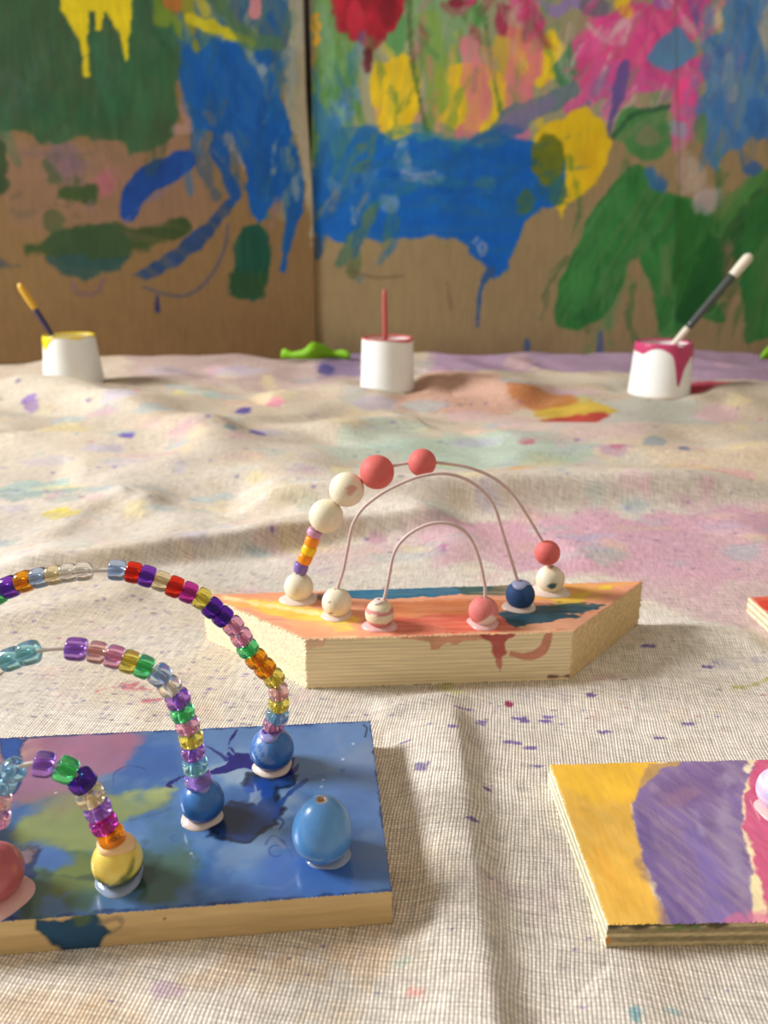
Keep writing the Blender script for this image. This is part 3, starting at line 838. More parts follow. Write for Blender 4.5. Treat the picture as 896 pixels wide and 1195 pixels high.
    C.oval(652, 220, 10, 16, (60, 110, 90), a=.8, **k)
    C.stroke([(556, 278), (562, 298), (566, 286), (552, 282)], 4, (140, 150, 190), a=.8, edge=3)
    C.stroke([(572, 316), (562, 334), (558, 362), (557, 380)], [12, 5, 4, 3], (50, 90, 140), edge=3, rough=2)
    C.stroke([(432, 240), (424, 270), (404, 300), (398, 306)], [16, 16, 13, 6], (84, 114, 90), a=.9, streak=(60, .3), **k)
    C.stroke([(416, 296), (412, 318)], 8, (96, 110, 70), a=.8, **k)
    C.stroke([(410, 316), (440, 324), (470, 322)], 3, (100, 84, 60), a=.6, edge=4)
    C.stroke([(372, 300), (374, 282)], 6, (50, 80, 120), a=.8, **k)
    wisps(C, 365, 160, 460, 285, [(8, 96, 180), (20, 84, 150), (60, 118, 110), (84, 120, 90)], 22, (40, 110), (7, 16), (95, 140), .75, 11)
    wisps(C, 380, 190, 470, 260, [(150, 156, 160), (140, 130, 120), (90, 130, 170)], 9, (14, 40), (5, 10), (80, 130), .7, 12)
    wisps(C, 440, 160, 650, 240, [(8, 104, 194), (4, 84, 170), (50, 110, 150), (40, 120, 140), (30, 90, 140)], 26, (50, 130), (6, 14), (-25, 25), .6, 13)
    wisps(C, 600, 190, 660, 250, [(84, 110, 50), (40, 90, 110), (10, 90, 170)], 9, (18, 44), (5, 9), (-30, 60), .7, 14)
    # green leaves low right
    GL = (48, 120, 58)
    C.poly([(732, 193), (744, 192), (762, 204), (776, 224), (800, 226), (828, 246), (838, 270), (836, 310), (842, 330), (836, 352), (846, 374), (836, 378), (812, 368), (800, 384), (776, 392), (768, 380), (762, 344), (746, 300), (736, 304), (724, 340), (704, 372), (676, 386), (650, 380), (646, 366), (652, 330), (668, 296), (682, 264), (704, 230)], GL, edge=4, rough=5, wl=40, streak=(62, .22, 20), var=.14)
    C.stroke([(724, 216), (700, 270), (668, 350)], [12, 26, 30], (66, 138, 72), a=.6, streak=(60, .4, 14), **k)
    C.poly([(786, 226), (832, 250), (838, 300), (826, 350), (790, 376), (784, 320)], (38, 104, 40), a=.8, streak=(80, .3, 20), **k)
    C.stroke([(764, 250), (770, 320), (782, 388)], [10, 16, 20], (60, 134, 66), a=.6, **k)
    C.stroke([(776, 290), (778, 340)], [8, 14], (110, 134, 84), a=.6, edge=6)
    C.stroke([(800, 370), (838, 310), (896, 232), (940, 190)], [22, 56, 52, 40], (26, 90, 40), a=.95, streak=(50, .25), **k)
    C.stroke([(838, 270), (856, 236), (886, 206)], [20, 26, 22], (76, 130, 66), a=.95, streak=(55, .3), **k)
    C.poly([(868, 250), (910, 200), (910, 400), (868, 398), (864, 330)], (46, 112, 54), a=.95, streak=(90, .25), **k)
    C.oval(850, 316, 8, 40, (140, 110, 84), a=.8, edge=5, rough=6, wl=24)
    C.oval(866, 330, 6, 5, (30, 110, 90), **k)
    wisps(C, 660, 220, 860, 380, [(60, 134, 66), (36, 104, 50), (80, 140, 84), (30, 90, 44)], 30, (50, 130), (5, 13), (70, 125), .5, 31)
    # small marks
    C.oval(768, 214, 14, 12, (54, 110, 170), a=.85, **k)
    C.oval(760, 202, 6, 6, (54, 110, 170), a=.8, **k)
    C.oval(878, 198, 12, 7, (60, 100, 160), a=.85, **k)
    C.oval(804, 204, 20, 20, (188, 170, 158), a=.7, edge=10, rough=10, wl=30)
    C.oval(826, 232, 18, 18, (190, 176, 186), a=.7, edge=10, rough=10, wl=30)
    C.stroke([(794, 170), (796, 210)], 14, (186, 154, 140), a=.6, **k)
    C.oval(615, 404, 4, 9, (50, 88, 150), a=.9, edge=4)
    C.stroke([(701, 388), (700, 410)], [5, 9], (74, 96, 140), a=.85, edge=4)
    C.stroke([(522, 330), (526, 360)], 4, (110, 90, 66), a=.5, edge=4)
    # crease in the board
    C.stroke([(786, -60), (792, 200), (790, 420)], 2.5, (60, 80, 50), a=.35, edge=4)
    C.poly([(372, 392), (640, 400), (640, 440), (372, 440)], (106, 86, 58), a=.35, edge=60, rough=20, wl=100)  # darker brown towards the foot of the board


LP = panel(-1, math.radians(7), 1.75, 1.02, paint_left, (140, 112, 74))
RP = panel(1, math.radians(2), 2.30, 1.02, paint_right, (150, 130, 94))


# ------------------------------------------------------------------ boards
def board(Q, T, paints, mats, parent, res, jitter=0.0, base=(0, 0, 0)):
    """Q: top corners front-left, front-right, back-right, back-left; paints: top, front, right, back, left -> (base colour, function)."""
    S = Solid(); Q = [np.asarray(q) for q in Q]
    z = np.array([0, 0, T])
    le = lambda a, b: max(3, int(np.linalg.norm(a - b) / res))
    nu, nv, nz = le(Q[0], Q[1]), le(Q[1], Q[2]), max(4, int(T / res))

    def bil(a, b, c, d, n, m):
        u, v = np.meshgrid(np.linspace(0, 1, n), np.linspace(0, 1, m)); u = u.ravel()[:, None]; v = v.ravel()[:, None]
        return (a * (1 - u) + b * u) * (1 - v) + (d * (1 - u) + c * u) * v
    P = bil(Q[0], Q[1], Q[2], Q[3], nu, nv)
    C = Canvas(P[:, :2] * 1000, paints[0][0], lambda x, y: at(x, y, T)[:2] * 1000, paints[0][2])
    paints[0][1](C); S.grid(P, nu, nv, C.out(), 0)
    Pb = bil(Q[3] - z, Q[2] - z, Q[1] - z, Q[0] - z, nu, nv); S.grid(Pb, nu, nv, np.tile(np.array(lc(200, 175, 140)), (len(Pb), 1)), 1)
    for i in range(4):
        A, B = Q[i], Q[(i + 1) % 4]; n = (nu, nv, nu, nv)[i]
        Pf = bil(A - z, B - z, B, A, n, nz)
        d = (B - A) / np.linalg.norm(B - A); nn = np.array([d[1], -d[0], 0])
        conv = lambda x, y, A=A, d=d, nn=nn: (lambda q: np.array([np.dot(q - A, d) * 1000, q[2] * 1000]))(onplane(x, y, A, nn))
        uv = np.stack([(Pf - A) @ d * 1000, Pf[:, 2] * 1000], 1)
        C = Canvas(uv, paints[i + 1][0], conv, paints[i + 1][2]); paints[i + 1][1](C)
        S.grid(Pf, n, nz, C.out(), paints[i + 1][3])
    me = S.build('board', jitter)
    me.transform(Matrix.Translation(-Vector(base)))
    return link('board', me, mats, parent)


nop = lambda C: None


# ---- blue board with pony-bead arches
cen = sum(blueQ) / 4; BB = (cen[0], cen[1], 0)
blue = thing('bead_maze', BB, 'blue marbled varnished board with arches of translucent pony beads and a blue egg bead', 'bead maze', 'wooden bead mazes')


def blue_top(C):
    w = dict(edge=11, rough=11, wl=20)
    e = dict(edge=.7, rough=1.5, wl=7)
    m = sstep(.35, .68, fbm(C.u / 26, C.v / 26, 4))[:, None]
    C.c = C.c * (1 - m) + np.array([84, 122, 172]) / 255 * m
    m = sstep(.52, .72, fbm(C.u / 34 + 9, C.v / 34 + 4, 4))[:, None] * .55
    C.c = C.c * (1 - m) + np.array([124, 146, 172]) / 255 * m
    C.poly([(200, 850), (440, 838), (450, 900), (330, 905), (250, 900), (190, 890)], (92, 122, 164), a=.75, **w)
    C.poly([(380, 880), (450, 880), (456, 990), (410, 960)], (88, 120, 172), a=.7, **w)
    C.poly([(300, 1010), (460, 980), (460, 1040), (300, 1055)], (66, 106, 176), a=.8, **w)
    C.poly([(120, 870), (215, 860), (230, 900), (180, 935), (130, 920)], (52, 92, 160), a=.8, **w)
    C.oval(300, 900, 30, 16, (130, 150, 170), a=.75, **w)
    C.oval(268, 902, 20, 12, (140, 158, 176), a=.8, edge=4, rough=4, wl=10)
    C.oval(340, 935, 18, 10, (130, 148, 160), a=.7, **w)
    C.oval(420, 890, 30, 10, (120, 134, 150), a=.5, **w)
    C.oval(430, 1000, 26, 10, (112, 128, 158), a=.5, **w)
    # mauve
    C.poly([(-400, 850), (160, 850), (172, 862), (150, 884), (128, 912), (96, 930), (50, 935), (-30, 940), (-400, 960)], (140, 98, 124), a=.95, edge=4, rough=6, wl=18)
    C.poly([(20, 862), (150, 858), (120, 886), (60, 892)], (160, 104, 130), a=.6, **w)
    C.poly([(-20, 866), (18, 864), (14, 884), (0, 905), (-20, 900)], (206, 164, 140), a=.6, **w)
    C.poly([(-5, 862), (32, 862), (24, 880), (28, 900), (16, 926), (0, 934), (-12, 905), (4, 888)], (34, 74, 144), edge=.8, rough=2, wl=8, rim=.4, rimw=1)
    # olive wash
    C.poly([(20, 950), (80, 935), (150, 925), (196, 918), (206, 930), (180, 950), (140, 968), (120, 995), (60, 1000), (20, 985)], (134, 146, 92), a=.95, edge=4, rough=5, wl=16)
    C.poly([(40, 935), (110, 925), (130, 950), (60, 965)], (122, 112, 96), a=.6, **w)
    C.poly([(150, 926), (200, 918), (200, 934), (160, 946)], (150, 160, 108), a=.8, edge=3, rough=3, wl=8)
    C.poly([(20, 1000), (120, 1000), (215, 985), (222, 1020), (200, 1050), (60, 1070), (0, 1060)], (66, 96, 84), a=.9, edge=4, rough=6, wl=16)
    C.poly([(60, 1000), (110, 995), (112, 1016), (80, 1030)], (112, 122, 62), a=.8, **w)
    C.poly([(160, 950), (200, 950), (215, 980), (180, 990), (160, 975)], (64, 100, 128), a=.8, **w)
    C.poly([(36, 985), (80, 985), (86, 1008), (60, 1018), (36, 1010)], (66, 102, 166), a=.9, edge=3, rough=3, wl=10)
    C.poly([(48, 1046), (80, 1040), (84, 1060), (56, 1070)], (74, 110, 168), a=.9, edge=2, rough=3, wl=10)
    C.poly([(-20, 1056), (24, 1052), (26, 1072), (-20, 1078)], (74, 112, 170), a=.9, edge=2, rough=3, wl=10)
    C.poly([(110, 1046), (160, 1042), (150, 1062), (100, 1066)], (86, 120, 170), a=.8, edge=2, rough=3, wl=10)
    C.poly([(10, 1000), (40, 985), (38, 1020), (30, 1040), (16, 1056), (6, 1040)], (30, 44, 92), a=.85, edge=1.5, rough=4, wl=10)
    C.oval(24, 996, 16, 12, (140, 112, 120), a=.85, edge=1.5, rough=3, wl=8, rim=.5, rimw=1)
    C.stroke([(34, 1018), (90, 1024), (130, 1026)], [3, 4, 2], (54, 70, 60), a=.7, edge=1.5, rough=2, wl=8)
    C.poly([(150, 1000), (168, 985), (188, 1002), (186, 1024), (170, 1036), (150, 1034)], (44, 66, 60), a=.75, edge=3, rough=3, wl=10)
    C.poly([(-400, 980), (-10, 960), (-10, 1100), (-400, 1130)], (52, 92, 150), a=.8, **w)
    C.poly([(-300, 900), (-160, 900), (-150, 1000), (-300, 1020)], (130, 140, 90), a=.8, **w)
    # wet navy splash
    NV = (28, 58, 118)
    C.poly([(288, 902), (318, 908), (330, 900), (345, 906), (344, 915), (326, 920), (324, 932), (332, 944), (322, 952), (324, 962), (306, 968), (290, 982), (268, 978), (246, 972), (238, 960), (252, 946), (270, 936), (290, 938), (300, 926), (284, 918)], NV, a=.9, edge=.7, rough=2.2, wl=9, rim=.75, rimw=1.3, var=.3)
    C.poly([(250, 950), (285, 935), (300, 950), (280, 972), (252, 966)], (26, 40, 70), a=.75, edge=4, rough=3, wl=8)
    C.oval(306, 922, 16, 10, (30, 66, 150), a=.7, edge=3, rough=3, wl=8)
    IN = (22, 22, 104)
    g = dict(edge=.4, rough=.7, wl=5)
    C.poly([(262, 892), (276, 878), (290, 880), (296, 888), (320, 886), (344, 884), (340, 896), (320, 902), (296, 898), (284, 896), (264, 902), (238, 903)], IN, **g)
    C.stroke([(272, 888), (266, 876), (268, 866), (276, 852)], [7, 3, 2.4, 2], IN, **g)
    C.stroke([(268, 872), (278, 884)], 2, IN, **g)
    C.stroke([(264, 886), (250, 876), (236, 868)], [4, 1.6, 1.4], IN, a=.8, **g)
    C.stroke([(236, 902), (214, 906), (196, 916), (204, 920)], [5, 2, 4, 2], IN, **g)
    C.stroke([(206, 912), (212, 904), (220, 906)], 1.6, IN, a=.8, **g)
    C.stroke([(324, 940), (338, 926), (352, 914), (357, 910)], [8, 5, 4, 5], NV, a=.9, **g)
    C.stroke([(326, 905), (342, 900), (348, 892)], [8, 6, 3], IN, **g)
    C.stroke([(318, 950), (330, 958), (326, 968)], [6, 4, 2], NV, a=.8, **g)
    C.poly([(292, 926), (304, 922), (306, 932), (300, 940), (290, 936)], (120, 140, 168), a=.8, edge=.8, rough=1, wl=5)
    C.poly([(318, 974), (330, 978), (340, 990), (326, 990)], (140, 150, 176), a=.5, edge=1.5, rough=1.5, wl=6)
    # thin drying rings
    rg = dict(edge=.4, rough=.4, wl=6)
    C.stroke([(132, 918), (134, 902), (150, 894), (168, 897), (172, 905)], 1.2, (40, 66, 128), a=.6, **rg)
    for x, y, r in ((322, 993, 8), (204, 978, 4), (400, 900, 2)):
        C.stroke([(x + r * math.cos(t), y + r * .8 * math.sin(t)) for t in np.linspace(0, 2 * PI, 12)], 1, (40, 70, 140), a=.6, **rg)
    C.stroke([(300, 1034), (330, 1036), (346, 1022), (348, 1012)], 3, (120, 136, 170), a=.4, edge=1.5, rough=1)
    C.stroke([(310, 985), (318, 975), (330, 982), (342, 1000)], 1.2, (40, 66, 128), a=.6, **rg)
    C.stroke([(150, 958), (175, 952), (200, 944)], 1.2, (60, 84, 90), a=.6, **rg)
    for x, y in ((377, 910), (375, 918), (400, 886), (223, 996), (65, 925), (412, 868)):
        C.oval(x, y, 1.6, 1.2, (190, 196, 210), a=.8, edge=.4)
    C.stroke([(424, 846), (428, 850), (426, 860)], 1.6, (30, 40, 60), edge=.4)
    # dark worn rim
    C.stroke([(457, 1039), (200, 1058), (-60, 1078)], 2.4, (40, 62, 108), a=.8, edge=.5, rough=1.2, wl=6)
    C.stroke([(432, 841), (445, 945), (457, 1039)], 1.6, (46, 66, 104), a=.8, edge=.5, rough=1, wl=6)
    C.stroke([(432, 841.5), (200, 853), (-60, 864)], 1.6, (40, 60, 110), a=.7, edge=.5, rough=1, wl=6)


def blue_front(C):
    C.c *= (1 + (fbm(C.u / 60, C.v / 2.2, 3) - .5) * .10)[:, None]
    C.poly([(-60, 1096), (460, 1058), (460, 1080), (-60, 1120)], (176, 146, 100), a=.35, edge=2, rough=1, wl=20)
    C.poly([(44, 1074), (58, 1076), (112, 1066), (118, 1080), (128, 1086), (122, 1092), (112, 1098), (116, 1108), (90, 1112), (74, 1110), (66, 1102), (52, 1096), (46, 1086)], (44, 82, 116), edge=.8, rough=1.5, wl=6, rim=.3)
    C.poly([(80, 1068), (108, 1066), (108, 1078), (90, 1082)], (92, 110, 74), a=.8, edge=2, rough=1.5, wl=5)
    C.stroke([(118, 1078), (136, 1072), (142, 1080), (132, 1088)], 3, (150, 130, 110), a=.6, edge=1, rough=1)
    C.oval(52, 1113, 5, 2, (50, 60, 90), edge=.7)
    C.oval(192, 1072, 1.5, 1.5, (120, 80, 50), edge=.4)


board(blueQ, T1, [((58, 94, 146), blue_top, GAIN_BLUE), ((212, 184, 134), blue_front, GAIN_WOOD, 1), ((206, 180, 140), nop, GAIN_WOOD, 1),
                  ((206, 180, 140), nop, GAIN_WOOD, 1), ((206, 180, 140), nop, GAIN_WOOD, 2)], [M_RESIN, M_RAWWOOD, M_ENDGRAIN], blue, .00075, .00018, BB)


# ---- spheres, glue, beads on wires
def ball_mesh(R, hole, colf, stretch=1.0, egg=0.0, seg=40, rings=26):
    pr = [(hole, R * stretch * math.cos(math.asin(hole / R)) - R * .35)]
    t0 = math.asin(hole / R)
    pr = [(hole * .98, R * stretch * .35)]
    for i in range(rings + 1):
        t = t0 + (PI - t0 - .02) * i / rings
        z = math.cos(t) * R * stretch; r = math.sin(t) * R * (1 - egg * math.cos(t))
        pr.append((r, z))
    pr.append((0, -R * stretch))
    pr = [(0, R * stretch * .35)] + pr
    V, Fc = lathe(pr, seg)
    Fc = [f[::-1] for f in Fc]
    n = np.array(V) / R
    cols = []
    for v in n:
        inner = (v[0] ** 2 + v[1] ** 2) < (hole / R * 1.0) ** 2 and v[2] > 0
        c = (196, 156, 110) if inner else colf(v)
        cols.append(lc(*c))
    return mesh('bead', V, Fc, np.array(cols), smooth=True)


def nz3(v, s, o=0.0):
    return float(fbm(np.array([v[0] * s + o + v[2] * .7]), np.array([v[2] * s - v[1] * s + o * 1.7]), 3)[0])


def mixc(a, b, t):
    t = min(1, max(0, t)); return tuple(a[i] * (1 - t) + b[i] * t for i in range(3))


def place(o, loc, axis=None):
    m = Matrix.Translation(Vector(loc))
    if axis is not None: m = m @ Vector((0, 0, 1)).rotation_difference(Vector(axis)).to_matrix().to_4x4()
    o.matrix_local = m


def glue(parent, p, R, h, m, label=None, seed=0, drop=(0, 0)):
    """an uneven collar of dried glue round the foot of a bead (p in the parent's space)."""
    rnd = random.Random(seed); ph = [rnd.uniform(0, 6) for _ in range(3)]
    V = []; Fc = []; seg = 40; prof = [(.0, 1.0), (.45, 1.0), (.7, .85), (.86, .55), (.96, .28), (1.0, 0.0)]
    V.append((0, 0, h)); rings = []
    for r, z in prof[1:]:
        idx = []
        for k in range(seg):
            a = 2 * PI * k / seg
            q = .94 + (.06 * math.sin(2 * a + ph[0]) + .05 * math.sin(3 * a + ph[1]) + .02 * math.sin(5 * a + ph[2])) * r
            idx.append(len(V)); V.append((r * q * R * math.cos(a) + drop[0] * r, r * q * R * math.sin(a) + drop[1] * r, z * h))
        rings.append(idx)
    for k in range(seg): Fc.append((0, rings[0][k], rings[0][(k + 1) % seg]))
    for a, b in zip(rings[:-1], rings[1:]):
        for k in range(seg): Fc.append((a[k], b[k], b[(k + 1) % seg], a[(k + 1) % seg]))
    Fc.append(tuple(rings[-1][::-1]))
    o = link('glue', mesh('glue', V, Fc), m, parent); o.location = p
    return o


def cap_glue(parent, R, th0, m, thick=.0007, seed=0):
    """a skin of glue over the top of a ball of radius R."""
    rnd = random.Random(seed); ph = [rnd.uniform(0, 6) for _ in range(3)]
    V = []; Fc = []; seg = 32; nr = 6
    for lay, rr in ((0, R * 1.0 + thick), (1, R * .97)):
        for i in range(nr + 1):
            for k in range(seg):
                a = 2 * PI * k / seg
                th = (.12 + (th0 * (1 + .16 * math.sin(2 * a + ph[0]) + .1 * math.sin(3 * a + ph[1])) - .12) * i / nr)
                r2 = rr if (lay or i < nr) else R * 1.005
                V.append((r2 * math.sin(th) * math.cos(a), r2 * math.sin(th) * math.sin(a), r2 * math.cos(th)))
    o1 = (nr + 1) * seg
    for i in range(nr):
        for k in range(seg):
            k2 = (k + 1) % seg
            Fc.append((i * seg + k, (i + 1) * seg + k, (i + 1) * seg + k2, i * seg + k2))
            Fc.append((o1 + i * seg + k2, o1 + (i + 1) * seg + k2, o1 + (i + 1) * seg + k, o1 + i * seg + k))
    for k in range(seg):
        k2 = (k + 1) % seg
        Fc.append((nr * seg + k, o1 + nr * seg + k, o1 + nr * seg + k2, nr * seg + k2))
        Fc.append((k2, o1 + k2, o1 + k, k))
    return link('glue', mesh('glue', V, Fc), m, parent)


def base_ball(root, rootloc, px, py, rpx, ztop, colf, m, label, axis=None, stretch=1.0, egg=0.0, sink=.10, holef=.14):
    z = ztop + .012
    for _ in range(6):
        c = at(px, py, z); R = rpx * mpp(c); z = ztop + R * stretch - R * sink
    c = at(px, py, z)
    me = ball_mesh(R, R * holef, colf, stretch, egg)
    o = link('base_bead', me, m, root); o['label'] = label
    loc = c - np.array(rootloc)
    place(o, loc, axis)
    return o, c, R


_PB = {}


def pony_mesh(R, L, m):
    k = (round(R, 5), round(L, 5), m.name)
    if k not in _PB:
        h = R * .34; pr = []
        outer = [(.70, -.5), (.86, -.47), (.95, -.38), (1.0, -.2), (1.0, .2), (.95, .38), (.86, .47), (.70, .5)]
        pr = [(h, -L * .47), (h * 1.25, -L * .5)] + [(R * a, L * b) for a, b in outer] + [(h * 1.25, L * .5), (h, L * .47), (h, -L * .47)]
        V = []; Fc = []; seg = 28; n = len(pr) - 1
        for r, z in pr[:-1]:
            V += [(r * math.cos(2 * PI * q / seg), r * math.sin(2 * PI * q / seg), z) for q in range(seg)]
        for i in range(n):
            j = (i + 1) % n
            for q in range(seg):
                q2 = (q + 1) % seg; Fc.append((i * seg + q, i * seg + q2, j * seg + q2, j * seg + q))
        me = mesh('pony_bead', V, Fc, smooth=True); me.materials.append(m); _PB[k] = me
    return _PB[k]


def arch(root, rootloc, p0, dirv, pts, wr, m, seeds, left_end=None):
    """pts: wire centre line (pixels) in the upright plane through p0 along dirv; seeds: beads (x, y, dia px, len px, material key, label)."""
    n = np.array([-dirv[1], dirv[0], 0.0]); n /= np.linalg.norm(n)
    W = [onplane(x, y, p0, n) for x, y in pts]
    if left_end: W = [np.array(q) for q in left_end] + W
    L = cat(W, 10)
    V, Fc = tube(L - np.array(rootloc), wr, 10)
    w = link('wire', mesh('wire', V, Fc), m, root)
    T = np.gradient(L, axis=0); T /= np.linalg.norm(T, axis=1)[:, None]
    for x, y, d, ln, key, lab in seeds:
        c = onplane(x, y, p0, n); i = int(np.argmin(np.linalg.norm(L - c, axis=1))); s = mpp(c)
        t = T[i]
        if isinstance(key, str):
            o = bpy.data.objects.new('bead', pony_mesh(round(d * s * .54, 4), round(ln * s * 1.06, 4), BM[key])); COL.objects.link(o); o.parent = w
        else:
            R = d * s / 2; o = link('bead', ball_mesh(R, R * .13, key, seg=36, rings=22), M_BALL, w)
        o['label'] = lab; place(o, c - np.array(rootloc), t)
    return w


FD = (blueQ[1] - blueQ[0]); FD /= np.linalg.norm(FD)
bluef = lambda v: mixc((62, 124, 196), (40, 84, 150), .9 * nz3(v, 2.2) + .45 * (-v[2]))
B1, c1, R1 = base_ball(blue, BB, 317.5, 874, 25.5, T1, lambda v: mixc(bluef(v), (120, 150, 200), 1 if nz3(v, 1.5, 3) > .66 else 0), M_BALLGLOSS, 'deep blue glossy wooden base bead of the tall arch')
glue(B1, (0, 0, -R1 * .92), R1 * .93, R1 * .30, M_GLUE, seed=1, drop=(.0, -.001))
cap_glue(B1, R1, .62, M_GLUEL, seed=2)
dk = cap_glue(B1, R1 * 1.02, .36, beadmat('indigo_glue', (70, 40, 150), .3, .2), .0009, seed=3)
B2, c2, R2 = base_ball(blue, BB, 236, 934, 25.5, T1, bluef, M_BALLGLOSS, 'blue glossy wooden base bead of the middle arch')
glue(B2, (0, 0, -R2 * .92), R2 * .98, R2 * .30, M_GLUE, seed=4, drop=(-.001, -.001))
cap_glue(B2, R2, .5, M_GLUEL, .0012, seed=5)


def yelf(v):
    g = nz3(v, 1.8, 2)
    c = mixc((248, 228, 124), (236, 196, 70), (g - .3) * 1.5)
    return mixc(c, (62, 84, 40), ((-v[2]) * 1.2 - .15 + (g - .5) * 1.6 + v[0] * .35) * 2.2)


B3, c3, R3 = base_ball(blue, BB, 137, 1004, 29, T1, yelf, M_BALLGLOSS, 'yellow and green base bead of the low arch')
glue(B3, (0, 0, -R3 * .92), R3 * 1.06, R3 * .26, M_GLUECLEAR, seed=6)
cap_glue(B3, R3, .75, M_GLUEY, .0018, seed=7)
B4, c4, R4 = base_ball(blue, BB, -8, 1018, 34, T1, lambda v: mixc((196, 104, 108), (176, 90, 96), nz3(v, 2)), M_BALLGLOSS, 'dusty pink base bead of the low arch')
glue(B4, (0, 0, -R4 * .94), R4 * 1.24, R4 * .22, M_GLUEP, seed=8, drop=(.001, -.003))


def eggf(v):
    c = mixc((72, 136, 208), (112, 166, 218), nz3(v, 1.6, 5) * 1.3 - .2)
    return mixc(c, (150, 176, 204), 1 if -.56 < v[2] + .08 * v[0] < -.46 else 0)


B5, c5, R5 = base_ball(blue, BB, 376, 966, 35, T1, eggf, M_BALLGLOSS, 'blue egg-shaped bead standing alone with its bare hole on top', stretch=1.16, egg=.13, holef=.15)
glue(B5, (0, 0, -R5 * 1.13), R5 * .86, R5 * .22, M_GLUECLEAR, seed=9, drop=(.002, 0))

# left ends of the tall and middle arches, beyond the frame
mid = (c3 + c4) / 2


def mirror(c):
    s = np.dot(mid - c, FD); return c + FD * 2 * s


for cc, RR, sd in ((c1, R1, 20), (c2, R2, 21)):
    q = mirror(cc)
    o = link('base_bead', ball_mesh(RR, RR * .14, bluef), M_BALLGLOSS, blue); place(o, q - np.array(BB)); o['label'] = 'blue glossy wooden base bead'
    glue(o, (0, 0, -RR * .92), RR * 1.1, RR * .3, M_GLUE, seed=sd)
    if sd == 20: q1 = q
    else: q2 = q

A_pts = [(317.5, 872), (319.5, 845), (323.6, 835), (325.2, 821), (325, 806), (320, 791), (309, 780), (298.5, 768.5), (289, 756.5), (281.5, 743.5), (272, 729.5), (259.5, 719), (247, 709), (235, 698.5),
         (220, 691.2), (203.7, 684.8), (187.7, 678.6), (171.6, 673), (155.6, 668.6), (137.5, 665.8), (118, 665.6), (97.7, 667), (80, 668.8), (63.6, 671.3), (46, 674.3), (28.8, 679), (12, 685), (-2, 692)]
A_beads = [(319.3, 845.5, 24, 12, 'pink', 'pink translucent pony bead'), (323.6, 834.5, 25, 12.5, 'sky', 'light blue translucent pony bead'), (325.2, 821.3, 23, 13.5, 'yellow', 'lemon translucent pony bead'),
           (325, 806.8, 22, 15, 'rose', 'pale pink clear pony bead'), (319.5, 791, 23, 14, 'yellow', 'lemon translucent pony bead'), (309.4, 780, 24, 14, 'orange', 'amber orange translucent pony bead'),
           (299, 768.8, 24, 14, 'orange', 'amber orange translucent pony bead'), (289, 756.6, 24, 14, 'green', 'bright green translucent pony bead'), (281.8, 743.6, 23, 15, 'pink', 'pink translucent pony bead'),
           (272.2, 730.2, 23, 15, 'pink', 'pink translucent pony bead'), (259.8, 719.4, 24, 15, 'darkpurple', 'deep purple pony bead'), (247.4, 709.2, 24, 15, 'darkpurple', 'deep purple pony bead'), (235, 698.4, 24, 15, 'yellow', 'lemon translucent pony bead'),
           (220, 691.4, 24, 16, 'magenta', 'magenta translucent pony bead'), (203.7, 684.8, 24, 16, 'red', 'red translucent pony bead'), (187.7, 678.4, 23, 15.5, 'cream', 'pale cream clear pony bead'), (171.6, 672.6, 24, 16, 'purple', 'purple translucent pony bead'),
           (155.6, 668.2, 24, 16, 'red', 'red translucent pony bead'), (137, 665.6, 23, 18, 'paleblue', 'pale blue clear pony bead'),
           (97.7, 667, 21, 16.5, 'clear', 'colourless clear pony bead'), (80, 668.8, 21, 16.5, 'clear', 'colourless clear pony bead'), (63.4, 671.3, 22, 16, 'cream', 'pale yellow clear pony bead'), (46, 674.3, 23, 17, 'paleblue', 'pale blue clear pony bead'),
           (28.8, 678.6, 24, 17, 'orange', 'amber orange translucent pony bead'), (11.4, 685, 25, 17, 'purple', 'purple translucent pony bead'), (-3, 692, 26, 16, 'green', 'bright green translucent pony bead')]


def leftend(q, R, pts, p0):
    n = np.array([-FD[1], FD[0], 0.0]); e = onplane(*pts[-1], p0, n); s = np.dot(e - q, FD); h = e[2] - q[2]
    return [q + np.array([0, 0, 0.0]), q + np.array([0, 0, R]) , q + np.array([0, 0, h * .45]) + FD * s * .12, q + np.array([0, 0, h * .78]) + FD * s * .45]


def bluearch(pts, beads, c, q, R):
    return arch(blue, BB, c, FD, pts[::-1], .0011, M_WIREB, beads, leftend(q, R, pts, c))


